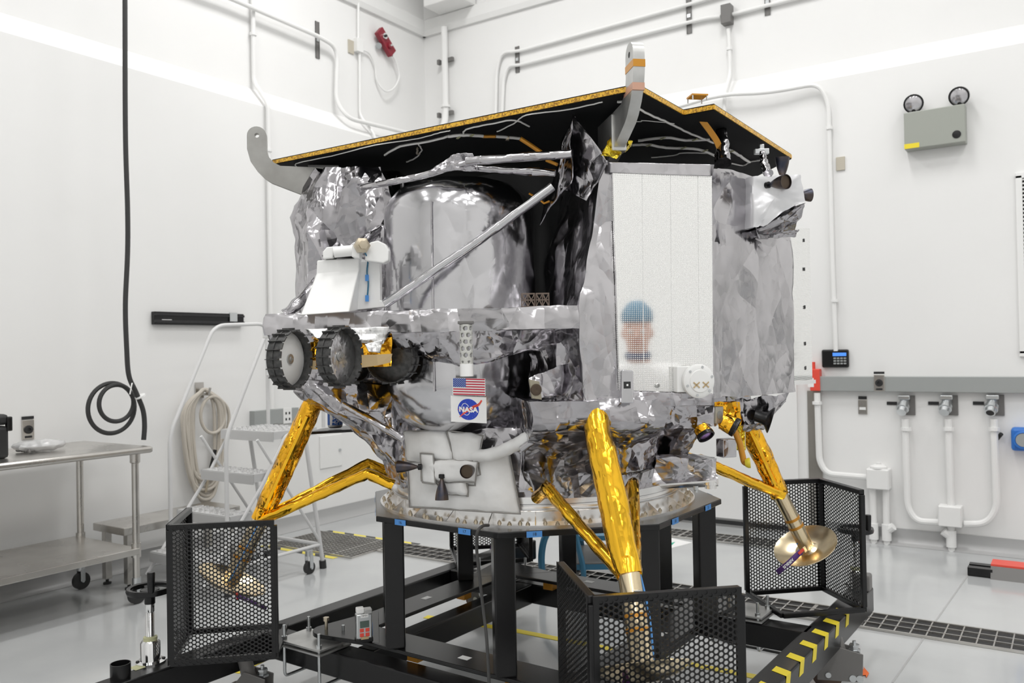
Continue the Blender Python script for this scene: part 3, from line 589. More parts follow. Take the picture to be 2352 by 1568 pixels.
MB().box(((tx0 + tx1) / 2, (ty0 + ty1) / 2 - .03, sz), tx1 - tx0 - .06, ty1 - ty0 - .1, .04).build('shelf', M['steel'], rt, smooth=0, bevel=.004)
for x in (tx0 + .07, tx1 - .07):
    for y in (ty0 + .08, ty1 - .08):
        lg = MB().cyl((x, y, .13), (x, y, tz - .03), .021).lathe((x, y, sz), ZZ, [(.021, -.04), (.028, -.04), (.028, .045), (.021, .045)], 16).lathe((x, y, tz - .1), ZZ, [(.021, 0), (.03, .005), (.03, .07)], 16).build('leg', M['steel'], rt)
        w_, f_ = MB(), MB(); caster(w_, f_, x, y, .13, .055); cs = f_.build('caster_fork', M['zinc'], lg); w_.build('caster_wheel', M['rubber'], lg)
rt = root('tool_case', PN(5, 1030, (-5.2, 0, 0), (1, 0, 0)), 'black hard case on the work table at the left edge', 'case')
q = PN(8, 1042, (-4.95, 0, 0), (1, 0, 0)); q[2] = tz
MB().box(q + V3(-.12, -.2, .09), .3, .44, .18).build('body', M['black_matte'], rt, smooth=30, bevel=.02); MB().box(q + V3(-.12, -.2, .215), .3, .44, .06).build('lid', M['black_matte'], rt, smooth=30, bevel=.02)
MB().box(q + V3(.02, .02, .19), .03, .03, .08).build('latch', M['black'], rt, smooth=0, bevel=.006)
ORG[rt.name] = ORG[rt.name]
q = PN(90, 1030, (-5.1, 0, 0), (1, 0, 0)); q[2] = tz + .002
b = MB().sphere(q + ZZ * .036, 1.0, 28, 14, sc=(.11, .15, .032)).fold(.03, .06, 3)
rt = root('parts_bag', q, 'crumpled clear plastic bag of small parts on the work table', 'bag'); b.build('film', M['plastic'], rt)
b = MB(); [b.sphere(q + V3(random.uniform(-.08, .08), random.uniform(-.1, .02), .014), .012, 8, 5) for i in range(14)]; o = b.build('small_parts', M['gripgrey'], rt); o['kind'] = 'stuff'
# ---- low bench
bz = .5; q = PN(232, 1192, (-5.5, 0, 0), (1, 0, 0)); bx0, bx1 = -5.44, -5.08; by0 = 3.1; by1 = 4.0; bz = PZ(300, 1200, .5)[2]
bz = PN(251, 1200, (-5.345, 3.159, 0), FW)[2]
rt = root('low_bench', ((bx0 + bx1) / 2, by0, 0), 'low stainless steel bench between the work table and the ladder', 'bench')
MB().box(((bx0 + bx1) / 2, (by0 + by1) / 2, bz - .025), bx1 - bx0, by1 - by0, .05).build('bench_top', M['steel'], rt, smooth=0, bevel=.004)
for x in (bx0 + .06, bx1 - .05):
    for y in (by0 + .06, by1 - .06):
        lg = MB().bar((x, y, .035), (x, y, bz - .04), .045, .045, up=(0, 1, 0)).build('leg', M['steel'], rt, smooth=0, bevel=.003); MB().lathe((x, y, 0), ZZ, [(.026, 0), (.026, .012), (.01, .014), (.01, .04)], 14).build('foot', M['rubber'], lg)
# ---- rolling step ladder
lx0, lx1 = -5.0, -4.42
rt = root('step_ladder', ((lx0 + lx1) / 2, 3.7, 0), 'white rolling step ladder with handrails in front of the left wall', 'step ladder')
W_ = mat('ladder_paint', (.68, .68, .68), .35); sil = mat('silver_paint', (.66, .66, .66), .35, .4); tread = noise_col(mat('open_tread', (.7, .7, .7), .35, .5), (.55, .55, .55), (.85, .85, .85), 60, 1)
for i, (y, z, dp) in enumerate(((3.3, .245, .17), (3.5, .48, .17), (3.69, .72, .17), (3.96, .98, .38))):
    st = MB().box(((lx0 + lx1) / 2, y, z), lx1 - lx0 - .04, dp, .012); st.box(((lx0 + lx1) / 2, y - dp / 2, z - .03), lx1 - lx0 - .04, .01, .06); st.box(((lx0 + lx1) / 2, y + dp / 2, z - .02), lx1 - lx0 - .04, .01, .04)
    for s in (lx0 + .02, lx1 - .02): st.box((s, y, z - .02), .008, dp, .05)
    so = st.build('tread', sil, rt, smooth=0); g = MB()
    for k in range(9):
        for j in range(max(3, int(dp / .04))): g.lathe((lx0 + .07 + (lx1 - lx0 - .14) * k / 8, y - dp / 2 + .03 + j * .04, z + .006), ZZ, [(.016, 0), (.014, .008), (.008, .008), (.007, .002)], 8)
    gr = g.build('grip_ring', tread, so); gr['kind'] = 'stuff'
for nm, x in (('far', lx0), ('near', lx1)):
    MB().tube(rounded([(x, 3.20, .1), (x, 3.66, .66), (x, 3.86, .96), (x, 4.08, .96)], .03), .0115, 8).build('stringer', W_, rt)
    MB().tube(rounded([(x, 3.38, .06), (x, 3.38, .985), (x, 3.74, 1.71), (x, 4.2, 1.73), (x, 4.2, .98)], .09), .0135, 10).build('handrail', W_, rt)
    MB().tube([(x, 4.02, .98), (x, 4.17, .05)], .0145, 10).build('rear_leg', W_, rt)
    MB().tube([(x, 3.38, .17), (x, 4.15, .17)], .012, 8).build('base_rail', W_, rt)
    MB().tube([(x, 3.62, .95), (x, 4.15, .19)], .0105, 8).build('brace', W_, rt)
    MB().cyl((x, 4.175, 0), (x, 4.17, .055), .024).build('foot_tip', M['rubber'], rt); MB().cyl((x, 3.38, 0), (x, 3.38, .06), .024).build('foot_tip', M['rubber'], rt)
    w_, f_ = MB(), MB(); caster(w_, f_, x + .03, 4.02, .13, .042); f_.build('caster_fork', M['zinc'], rt); w_.build('caster_wheel', M['rubber'], rt)
MB().tube([(lx0, 4.15, .17), (lx1, 4.15, .17)], .014, 8).build('base_rail', W_, rt); MB().tube([(lx0, 4.2, 1.35), (lx1, 4.2, 1.35)], .014, 8).build('back_rail', W_, rt)
# ---- steel-blue trolley behind the cart
rt = root('trolley', P(1390, 1330, 5.35), 'steel blue trolley standing behind the cart', 'trolley')
T = M['teal']; D1, D2 = 5.25, 5.75
fz = lambda px, D, z: np.append(P(px, 1200, D)[:2], z)
for px in (1322, 1495):
    for D in (D1, D2): MB().tube(rounded([fz(px + (16 if px < 1400 else -16), D, .03), fz(px + (16 if px < 1400 else -16), D, .15), fz(px, D, .33), fz(px, D, .5)], .05), .018, 8).build('post', T, rt)
for z in (.13, .31):
    a, b2, c, d = fz(1308, D1, z), fz(1508, D1, z), fz(1500, D2, z), fz(1316, D2, z)
    MB().prism([a, b2, c, d], ZZ * (.035 if z < .2 else .03)).build('deck', T, rt, smooth=0)
a, b2, c, d = fz(1316, D1, .166), fz(1500, D1, .166), fz(1494, D2, .166), fz(1322, D2, .166); MB().prism([a, b2, c, d], ZZ * .006).build('deck_mat', M['gripgrey'], rt, smooth=0)
MB().tube(rounded([fz(1246, 5.3, .05), fz(1240, 5.3, .2), fz(1252, 5.3, .36), fz(1300, 5.3, .46)], .1), .022, 10).build('push_handle', T, rt)
for px in (1322, 1495):
    for D in (D1, D2): w_ = MB().lathe(fz(px, D, .04) - CW * .015, CW, [(.02, 0), (.04, 0), (.04, .03), (.02, .03)], 16); w_.build('wheel', M['rubber'], rt)
# ================================================================ the cart, its ring stand and the foot cages
BK = M['black']
S2 = math.sqrt(.5)
def UV(u, v, z): return LP((u + v) * S2, (u - v) * S2, z)     # cart frame: u, v run along the cart's beams
EU = (EX + EY) * S2; EV = (EX - EY) * S2
cart = root('transport_cart', LC, 'black steel cart with two long floor beams on casters under the lander', 'cart')
ZB = .30
for v, nm in ((-1.0, 'left'), (1.005, 'right')):
    bo = MB().bar(UV(-1.42, v, ZB - .06), UV(1.42, v, ZB - .06), .1, .12).build('side_beam', BK, cart, smooth=0, bevel=.008)
    if v > 0:                                                     # folded yellow tapes
        for i in range(10):
            u = .955 - i * .168; b = MB(); e = .0012; sk = .02
            pts = [UV(u + sk, v - .012, ZB + e), UV(u - sk * .3, v + .05 + e, ZB + e), UV(u - sk * 1.3, v + .05 + e, ZB - .05)]
            W = EU * .052
            b.add([pts[0], pts[0] - W, pts[1] - W, pts[1], pts[2], pts[2] - W], [(0, 1, 2, 3), (3, 2, 5, 4)]); t = b.build('stripe_tape', M['yellow'], bo, smooth=0, solid=.0008)
for u in (-.62, .62): MB().bar(UV(u, -.95, ZB - .05), UV(u, .98, ZB - .05), .1, .1).build('cross_beam', BK, cart, smooth=0, bevel=.006)
for v in (-.45, .45): MB().bar(UV(-.57, v, ZB - .05), UV(.57, v, ZB - .05), .09, .1).build('inner_beam', BK, cart, smooth=0, bevel=.006)
def heavy_caster(c):
    x = unit(CW * .22 + FW * .97); f = -unit(np.cross(ZZ, x))
    r = .066; o = c
    MB().lathe(o + ZZ * r - x * .022, x, [(.02, 0), (r * .7, 0), (r, .006), (r, .038), (r * .7, .044), (.02, .044)], 32).build('caster_wheel', mat_tyre, cart)
    b = MB()
    for s in (-1, 1):
        q = x * s * .032
        b.prism([o + q + ZZ * .045 - f * .045, o + q + ZZ * .045 + f * .125, o + q + ZZ * .06 + f * .14, o + q + ZZ * .165 + f * .145, o + q + ZZ * .19 + f * .05, o + q + ZZ * .105 - f * .02, o + q + ZZ * .09 - f * .045], x * .008 * s)
    b.build('caster_yoke', M['gripgrey'], cart, smooth=0, bevel=.002)
    MB().box(o + f * .1 + ZZ * .11, .08, .056, .02, f, x).build('yoke_web', M['gripgrey'], cart, smooth=0)
    MB().cyl(o + f * .055 + ZZ * .15, o + f * .03 + ZZ * .245, .03, .03).build('swivel_post', M['gripgrey'], cart)
    for e in ((.10, .062, .015), (.128, .062, .015), (0, .07, .012)): MB().cyl(o + f * e[0] + ZZ * e[1] - x * .047, o + f * e[0] + ZZ * e[1] - x * .038, e[2], seg=14).build('caster_bolt', M['zinc'], cart)
    MB().lathe(o + f * .115 + ZZ * .165, ZZ, [(.026, 0), (.026, .008), (.017, .010), (.017, .022), (.022, .024), (.022, .03), (.008, .031), (.008, .045)], 6).build('lock_nut', M['zinc'], cart)
mat_tyre = noise_col(mat('brown_tyre', (.10, .06, .04), .5), (.05, .035, .03), (.13, .08, .055), 9)
for c in (PZ(1900, 1578, 0), UV(-.95, 1.0, 0), UV(.87, -1.0, 0), UV(-.80, -.97, 0)): heavy_caster(c)
def jack(c, label, dz=0.0):
    c = np.asarray(c) ; r = root('levelling_jack', c, label, 'jack'); c = np.asarray(c)
    MB().lathe(c, ZZ, [(.056, 0), (.056, .006), (.038, .010), (.037, .012), (.037, .078), (.030, .088)], 28).build('housing', M['chrome'], r)
    b = MB()
    for i in range(6): a = i * 1.047; b.lathe(c + V3(math.cos(a), math.sin(a), 0) * .047 + ZZ * .006, ZZ, [(.007, 0), (.007, .006)], 8)
    o = b.build('flange_bolts', M['black'], r); o['kind'] = 'stuff'
    MB().lathe(c + ZZ * .088, ZZ, [(.026, 0), (.026, .012), (.020, .014)], 20).build('seal_ring', M['tie'], r)
    prof = []
    for i in range(22): prof += [(.0175, .10 + i * .0045), (.0152, .10 + i * .0045 + .0022)]
    prof += [(.0175, .20), (.0175, .42 - dz)]
    MB().lathe(c, ZZ, prof, 20).build('screw', M['chrome'], r)
    c = c - ZZ * dz
    MB().lathe(c + ZZ * .42, ZZ, [(.020, 0), (.020, .026), (.036, .042), (.036, .056), (.010, .06)], 20).build('hub', BK, r)
    hw = MB(); k = 36
    hw.lathe(c + ZZ * .475, ZZ, [(.070, -.009), (.084, -.011), (.087, 0), (.084, .011), (.070, .009), (.068, 0)], k, closed=True)
    for i in range(3): a = i * 2.094 + .6; d = V3(math.cos(a), math.sin(a), 0); hw.bar(c + ZZ * .465 + d * .03, c + ZZ * .475 + d * .072, .026, .009)
    hw.build('handwheel', BK, r); d = CW * .78 * .11 - FW * .62 * .0
    MB().lathe(c + ZZ * .48 + CW * .036 - FW * .070, ZZ, [(.010, 0), (.013, .012), (.015, .075), (.013, .080)], 16).build('crank_grip', BK, r)
    return r
jack(LP(-1.553, -.05, ZB), 'chrome levelling jack with a black handwheel left of the left foot cage', .19)
jack(LP(-.01, -1.545, ZB), 'levelling jack with a black handwheel in front of the near foot cage', .165)
jack(LP(1.665, .27, ZB), 'levelling jack with a black handwheel behind the right foot cage', .19)
tag(MB().lathe(PZ(277, 1556, ZB), ZZ, [(.033, 0), (.033, .055), (.0365, .055), (.0365, 0)], 24, closed=True).build('socket_cup', BK), 'short black tube socket standing on the end of the left beam', 'socket')
q = PZ(316, 1532, ZB + .001); tag(MB().box(q, .045, .05, .001, EU).build('sticker', M['tie'], smooth=0), 'pale green sticker on the left beam between the cup and the jack', 'sticker')
MB().box(UV(1.345, 1.02, ZB + .04), .07, .08, .08, EU).build('end_stop', M['gripgrey'], cart, smooth=0, bevel=.01)
# ---- ring stand: diamond of flat plates, eight columns, octagonal top plate, bolted ring
stand = root('ring_stand', LC + ZZ * .33, 'black octagonal stand of eight columns carrying the lander ring', 'stand')
ZP = .355; R0 = .90; wd_ = .16
cn = [(-R0, 0), (0, -R0), (R0, 0), (0, R0)]
for i in range(4):
    a, b = np.array(cn[i]), np.array(cn[(i + 1) % 4]); d = (b - a) / np.linalg.norm(b - a); n = np.array([-d[1], d[0]])
    MB().bar(LP(*(a + d * .1 + n * wd_ * .5), ZP), LP(*(b - d * .1 + n * wd_ * .5), ZP), wd_, .016).build('base_plate', BK, stand, smooth=0, bevel=.003)
    # rounded corner tongue
    c = a * .96; t = a / np.linalg.norm(a); s = np.array([-t[1], t[0]]); out = []
    for k in range(9): an = -1.2 + 2.4 * k / 8; q = c + t * (.02 + .05 * math.cos(an)) + s * .06 * math.sin(an) / .93; out.append(LP(q[0], q[1], ZP + .0086))
    out += [LP(*(c - t * .20 + s * .22), ZP + .0086), LP(*(c - t * .20 - s * .22), ZP + .0086)]
    MB().prism(out[::-1], -ZZ * .0172).build('corner_tongue', BK, stand, smooth=0, bevel=.002)
    q = LP(*(c + t * .015), ZP + .008); MB().lathe(q, ZZ, [(.007, 0), (.007, .035), (.013, .036), (.013, .05)], 6).build('jack_bolt', M['brass'], stand)
    for f in (.35, .72):
        q = LP(*(a * (1 - f) + b * f + n * wd_ * .55), ZB + .0235); MB().box(q, .055, .05, .046, EX * d[0] + EY * d[1]).build('spacer_block', M['kapton'], stand, smooth=0, bevel=.002)
    q = LP(*(a * .45 + b * .55 + n * wd_ * .45), ZP + .0085); MB().box(q, .045, .03, .001, EX * d[0] + EY * d[1]).build('paper_label', M['white_matte'], stand, smooth=0)
ap, he = .70, .29; oc = [(-ap, he), (-ap, -he), (-he, -ap), (he, -ap), (ap, -he), (ap, he), (he, ap), (-he, ap)]; OX = .03
ZT = .875
top = MB().prism([LP(x + OX, y, ZT - .022) for x, y in oc], ZZ * .02).build('top_plate', M['black'], stand, smooth=0, bevel=.002)
MB().prism([LP(x * .995 + OX, y * .995, ZT - .002) for x, y in oc], ZZ * .002).build('plate_face', mat('dark_plate_face', (.20, .20, .20), .25, .8), top, smooth=0)
for x, y in oc:
    x2, y2 = x * .905 + OX, y * .905; nrm = unit(EX * x + EY * y)
    ax = EX if abs(x) > abs(y) else EY
    MB().bar(LP(x2, y2, ZP + .008), LP(x2, y2, ZT - .022), .076, .076, up=ax).build('column', BK, stand, smooth=0, bevel=.006)
for i in range(8):                                              # blue numbered tapes on the rim
    a, b = np.array(oc[i]), np.array(oc[(i + 1) % 8])
    for f in (.22, .75):
        q = a * (1 - f) + b * f; d = (b - a) / np.linalg.norm(b - a); dw = EX * d[0] + EY * d[1]; n = unit(EX * q[0] + EY * q[1]); n = unit(np.cross(dw, ZZ)) * np.sign(np.cross(dw, ZZ).dot(n))
        c = LP(q[0] + OX, q[1], ZT - .012) + n * .0025
        t = MB().box(c, .055, .001, .021, dw, n); text(t, ['14', '15', '16', '17', '18', '19', '20', '21', '22', '23', '24', '25', '10', '11', '12', '13'][i * 2 + (f > .5)], .016, c + n * .001, dw if np.cross(dw, ZZ).dot(n) > 0 else -dw, ZZ, 1)
        t.build('number_tape', [M['blue_tape'], M['black_matte']], stand, smooth=0)
MB().lathe(LP(0.015, 0, ZT), ZZ, [(.575, 0), (.665, 0), (.665, .006), (.600, .008), (.598, .045), (.575, .045)], 96, closed=True).build('ring_flange', M['ring'], stand)
MB().lathe(LP(0.015, 0, ZT + .045), ZZ, [(.57, 0), (.612, 0), (.614, .004), (.614, .012), (.595, .014), (.595, .022), (.57, .022)], 96, closed=True).build('clamp_band', M['ring'], stand)
for i in range(24):
    a = i * 2 * math.pi / 24 + .06; d = EX * math.cos(a) + EY * math.sin(a); t = np.cross(ZZ, d); c = LP(0.015, 0, ZT + .006)
    MB().prism([c + d * .6 - t * .0015, c + d * .655 - t * .0015, c + d * .6 + ZZ * .036 - t * .0015], t * .003).build('gusset', M['ring'], stand, smooth=0)
bolt0 = None
for i in range(24):
    for j, (da, rr) in enumerate(((-.045, .63), (.02, .652), (.075, .632), (.12, .648))):
        a = i * 2 * math.pi / 24 + .06 + .10 + da; p = LP(.015 + rr * math.cos(a), rr * math.sin(a), ZT + .006)
        if bolt0 is None:
            bolt0 = MB().lathe(p, ZZ, [(.0085, 0), (.0085, .002), (.0066, .0022), (.0066, .0075), (.0035, .008), (.0035, .012)], 6).build('bolt', M['brass'], stand, org=p)
        else:
            o = bolt0.copy(); COL.objects.link(o); o.parent = stand; o.location = (p - ORG[stand.name]).tolist()
# silver clamp plates with U-bolts at the four corners
for i, (x, y) in enumerate(((-.93, 0), (.93, 0), (0, -.93), (0, .93))):
    r = root('beam_clamp', LP(x, y, ZB), ['pair of silver clamp plates with threaded U-bolts at the left corner of the stand', 'pair of silver clamp plates with U-bolts at the right corner of the stand', 'silver clamp plates under the near corner of the stand', 'silver clamp plates under the far corner of the stand'][i], 'clamp')
    for z in (ZB + .006, ZB + .024): MB().box(LP(x, y, z), .26, .17, .008, EV, EU).build('clamp_plate', M['alum'], r, smooth=0, bevel=.001)
    for s in (-1, 1):
        u0 = LP(x, y, 0) + EV * s * .105
        b = MB().tube(rounded([u0 - EU * .065 + ZZ * (ZB + .085), u0 - EU * .065 + ZZ * (ZB - .125), u0 + EU * .065 + ZZ * (ZB - .125), u0 + EU * .065 + ZZ * (ZB + .085)], .02), .0065, 10)
        b.build('u_bolt', M['zinc'], r); n = MB()
        for t in (-1, 1): n.lathe(u0 + EU * t * .065 + ZZ * (ZB + .028), ZZ, [(.012, 0), (.012, .012)], 6)
        o = n.build('nuts', M['zinc'], r); o['kind'] = 'stuff'
# gas meter on the left tongue
g = PZ(836, 1474, ZP + .009); r = root('gas_meter', g, 'small silver gas meter with red buttons on the left corner of the stand', 'meter')
ux = unit(CW * .93 + FW * .36); uy = np.cross(ZZ, ux); fr = -uy
MB().box(g + ZZ * .06, .064, .036, .112, ux, uy).build('body', M['zinc'], r, smooth=30, bevel=.006); MB().box(g + ZZ * .012, .067, .04, .02, ux, uy).build('base', M['black'], r, smooth=0, bevel=.004)
MB().box(g + ZZ * .075 + fr * .0185, .036, .002, .026, ux, uy).build('display', M['lcd'], r, smooth=0)
for i in (-1, 1):
    for k in (0, 1): MB().box(g + ZZ * (.052 - k * .018) + fr * .0185 + ux * i * .011, .016, .003, .014, ux, uy).build('button', M['redb'], r, smooth=0, bevel=.001)
MB().box(g + ZZ * .127 - ux * .014, .03, .03, .022, ux, uy).build('sensor_cap', M['white_matte'], r, smooth=0, bevel=.004); MB().box(g + ZZ * .122 + ux * .016, .03, .034, .018, ux, uy).build('clip', M['alum'], r, smooth=0, bevel=.002)
t = MB().box(g + ZZ * .108 + fr * .0187, .03, .001, .013, ux, uy); text(t, 'MMH', .010, g + ZZ * .108 + fr * .0194, ux, ZZ, 1); t.build('name_label', [M['white_matte'], M['black_matte']], r, smooth=0)
MB().box(g + ZZ * .05 + ux * .0325, .002, .02, .05, ux, uy).build('blue_label', M['blue_tape'], r, smooth=0); MB().box(g + ZZ * .022 + fr * .0205, .03, .001, .01, ux, uy).build('gold_label', M['tan'], r, smooth=0)
# thin grey cable from the ring to the cart
tag(MB().tube(spline([P(1122, 1206, 2.93), P(1108, 1208, 2.9), P(1096, 1224, 2.88), P(1095, 1262, 2.9), P(1101, 1320, 2.9), P(1110, 1400, 2.9), P(1118, 1470, 2.88), P(1124, 1580, 2.86), P(1128, 1640, 2.86)], 8), .0055, 8).build('cable', mat('dark_grey_cable', (.055, .055, .055), .5)), 'dark grey cable hanging from the ring down past the front column', 'cable')
tag(MB().tube(spline([PZ(1650, 1466, .006), PZ(1700, 1480, .006), PZ(1760, 1492, .006), PZ(1830, 1508, .006), PZ(1880, 1530, .006)], 8), .006, 8).build('cable', M['rubber']), 'thin black cable lying on the floor under the striped beam', 'cable')
# ---- perforated foot cages
def perf(o, ux, uz, w, h, pitch=.0155, rad=.0062, t=.002, border=.018):
    o = np.asarray(o, float); n = np.cross(ux, uz); b = MB()
    nx = int((w) / (pitch * .866)); dx = w / nx; nz = int(h / pitch); dz = h / nz
    V = []; F = []; k = 8; A = [i * 2 * math.pi / k for i in range(k)]
    sq = []
    for a in A:                                            # rim of the cell in the same order as the hole
        c, s = math.cos(a), math.sin(a); m = max(abs(c), abs(s)); sq.append((c / m, s / m))
    for i in range(nx):
        for j in range(nz + (i % 2)):
            cx = (i + .5) * dx; z0 = max(0, (j - .5 * (i % 2)) * dz); z1 = min(h, (j + 1 - .5 * (i % 2)) * dz); cz = (z0 + z1) / 2; hz = (z1 - z0) / 2
            edge = cx < border or cx > w - border or cz < border or cz > h - border
            q0 = len(V)
            if edge and hz < dz * .4 or (cx < .008 or cx > w - .008):
                V += [(cx - dx / 2, z0), (cx + dx / 2, z0), (cx + dx / 2, z1), (cx - dx / 2, z1)]; F.append((q0, q0 + 1, q0 + 2, q0 + 3)); continue
            rr = min(rad, hz * .85)
            V += [(cx + rr * math.cos(a), cz + rr * math.sin(a)) for a in A]; V += [(cx + x * dx / 2, cz + y * hz) for x, y in sq]
            F += [(q0 + q, q0 + (q + 1) % k, q0 + k + (q + 1) % k, q0 + k + q) for q in range(k)]
    b.add([o + ux * x + uz * z for x, z in V], [f[::-1] for f in F]); return b
def cage(c, label, sx, sy, w=.41, d=.37, z0=.315, z1=.855):
    """panels on the sx and sy sides; frame of angle bars"""
    c = np.asarray(c); r = root('foot_cage', (c[0], c[1], z0), label, 'cage', None)
    at = lambda x, y, z: np.array([c[0], c[1], 0]) + EX * x + EY * y + ZZ * z
    X, Y = w / 2, d / 2; t = .022
    for (a, b2) in (((-X, -Y), (X, -Y)), ((X, -Y), (X, Y)), ((X, Y), (-X, Y)), ((-X, Y), (-X, -Y))):
        MB().bar(at(*a, z0 + t / 2), at(*b2, z0 + t / 2), t, t).build('base_rail', BK, r, smooth=0, bevel=.003)
    n = MB(); n.bar(at(-X, sy * Y, z1 - t / 2), at(X, sy * Y, z1 - t / 2), t, t); n.build('top_rail', BK, r, smooth=0, bevel=.003)
    MB().bar(at(sx * X, -Y, z1 - t / 2), at(sx * X, Y, z1 - t / 2), t, t).build('top_rail', BK, r, smooth=0, bevel=.003)
    for x, y in ((sx * X, sy * Y), (-sx * X, sy * Y), (sx * X, -sy * Y)): MB().bar(at(x, y, z0 + t), at(x, y, z1 - t), t, t, up=EX).build('upright', BK, r, smooth=0, bevel=.003)
    perf(at(-X, sy * (Y + t / 2 + .001), z0), EX, ZZ, w, z1 - z0).build('perforated_panel', BK, r, smooth=0, solid=.002)
    perf(at(sx * (X + t / 2 + .001), -Y, z0), EY, ZZ, d, z1 - z0).build('perforated_panel', BK, r, smooth=0, solid=.002)
    return r
PR = 1.27
cage(LP(-1.258, 0.03, 0), 'black perforated foot cage at the left, beside the chrome jack', -1, -1, w=.39)
cage(LP(.085, -PR + .03, 0), 'black perforated foot cage nearest the camera', -1, -1)
cage(LP(PR - .01, .04, 0), 'black perforated foot cage at the right, open towards the camera', 1, 1, w=.385, d=.35)
cage(LP(-.02, PR, 0), 'black perforated foot cage far behind the stand columns', 1, 1)
# ================================================================ the lander
F_, FS, FT, FF = M['foil'], M['foil_soft'], M['foil_taut'], M['foil_fine']
lander = root('lunar_lander', LC + ZZ * .94, 'four-legged moon lander wrapped in silver film under a black top panel', 'spacecraft')
lev = lambda pts, z: [LV(x, y, z) for x, y in pts]
circ = lambda r, z, n=24: [LP(r * math.cos(i * 6.28318 / n), r * math.sin(i * 6.28318 / n), z) for i in range(n)]
# ---- lower body, core, arms
MB().lathe(LP(.015, 0, .9245), ZZ, [(.575, .02), (.6, .02), (.6, .045), (.575, .045)], 96, closed=True).build('separation_ring', M['ring'], lander)
loft([circ(.588, .955), circ(.60, 1.0), circ(.615, 1.14), circ(.60, 1.22), circ(.45, 1.27)], [3, 8, 5, 6], 8, 11, .026, .17, mask=lambda V: np.clip((V[:, 2] - .955) / .06, 0, 1)).build('lower_body', F_, lander, smooth=60)
loft([circ(.30, 1.2, 12), circ(.33, 1.6, 12), circ(.36, 2.2, 12)], [10, 14], 6, 12, .03, .2).build('core_body', M['black_matte'], lander, smooth=60)  # coloured black to put the recess shade into the core
def arm(d, t, seed, ztop=1.42, ro=.985, w0=.15, w1=.19, x0=0.0, rb=.61):
    d = np.asarray(d); t = np.asarray(t)
    q = lambda r, s, z: LC + d * r + t * (s + x0) + ZZ * z
    secs = []
    for z, r in ((.965, rb), (1.06, rb + .03), (1.2 - (1.42 - ztop) * .5, .78 * ro), (ztop - .10, .97 * ro), (ztop - .07, ro), (ztop, ro)):
        k = (z - .965) / (ztop - .965); w = w0 + (w1 - w0) * k
        secs.append([q(.42, -w, z), q(r - .05, -w, z), q(r, -w * .6, z), q(r, w * .6, z), q(r - .05, w, z), q(.42, w, z)])
    b = loft(secs, [5, 7, 6, 3, 4], [14, 4, 10, 4, 14, 10], seed, .03, .15, mask=lambda V: np.clip((V[:, 2] - .965) / .05, .0, 1))
    return b.build('leg_bracket', F_, lander, smooth=60)
arm(-EX, -EY, 21); arm(-EY, EX, 22, ztop=1.335, ro=.95, x0=.06, w0=.19, w1=.24); arm(EX, EY, 23, ztop=1.335, ro=.95, rb=.60); arm(EY, -EX, 24)
# ---- tanks between the arms
TK = [(-.335, -.345), (.34, -.34), (.34, .34), (-.34, .34)]
def tank(x, y, seed, r=.288):
    prof = [(.001, 1.175), (.07, 1.18), (.14, 1.195), (.20, 1.22), (.245, 1.26), (.272, 1.31), (r, 1.37)] + [(r, 1.37 + .64 * i / 14) for i in range(1, 15)] + [(.283, 2.04), (.268, 2.075), (.24, 2.105), (.20, 2.13), (.14, 2.148), (.07, 2.158), (.001, 2.16)]
    pr = []
    for (a, b), (c, d) in zip(prof, prof[1:]): pr += [(a, b), ((a + c) / 2, (b + d) / 2)]
    pr.append(prof[-1])
    b = MB().lathe(LP(x, y, 0), ZZ, pr, 90); b.fold(.010, .20, seed, lambda V: .45 + .9 * np.clip((V[:, 2] - 2.02) / .08, 0, 1) + .8 * np.clip((1.38 - V[:, 2]) / .1, 0, 1))
    o = b.build('propellant_tank', FS, lander, smooth=60)
    if seed == 31:
        c = LP(x, y, 0)
        for px in (1003, ):
            d = unit((P(px, 700, 3.0) - c) * (1, 1, 0)); s = [c + d * (r + .003) + ZZ * z for z in np.linspace(1.36, 2.03, 20)]
            MB().tube(s, .0035, 6).build('tank_seam', FT, o)
    return o
for i, (x, y) in enumerate(TK): tank(x, y, 31 + i)
# ---- deck round the near-left tank
A0, A1, A2 = P(606, 722, 2.96), P(880, 708, 2.90), P(1345, 700, 2.72)
dk = [A0, A1, A2, LV(.22, 3.0, 0), LV(-.05, 3.35, 0), LV(-.62, 3.55, 0), LV(-.86, 3.35, 0)]
zt = 1.64
def atz(q, z): return np.array([q[0], q[1], z])
b = loft([[atz(q, 1.568) for q in dk], [atz(q + unit(q - atz(LV(-.2, 3.2, 0), 0)) * .012, 1.60) for q in dk], [atz(q + unit(q - atz(LV(-.2, 3.2, 0), 0)) * .002, 1.628) for q in dk], [atz(q - unit(q - atz(LV(-.2, 3.2, 0), 0)) * .014, zt + .002) for q in dk]], [4, 3, 3], [26, 50, 22, 14, 20, 12, 26], 41, .014, .09, capn=8)
b.build('mid_deck', FT, lander, smooth=50)
for s, q0, q1 in ((42, A0, A1), (43, A1, A2)):                  # loose film skirt hanging under the deck lip
    n = 40; m = 9; V = []; q0 = atz(q0, 0); q1 = atz(q1, 0); back = unit(np.cross(ZZ, q1 - q0))
    if back.dot(FW) < 0: back = -back
    for j in range(m):
        for i in range(n + 1):
            t = i / n; V.append(lerp(q0, q1, t) + back * (.015 + .009 * j * (1 + .3 * math.sin(t * 9))) + ZZ * (1.578 - .0125 * j * (1 + .25 * math.sin(t * 7 + s))))
    F = [(j * (n + 1) + i, j * (n + 1) + i + 1, (j + 1) * (n + 1) + i + 1, (j + 1) * (n + 1) + i) for j in range(m - 1) for i in range(n)]
    MB().add(V, F).fold(.04, .10, s).build('deck_skirt', F_, lander, smooth=55, solid=.002)
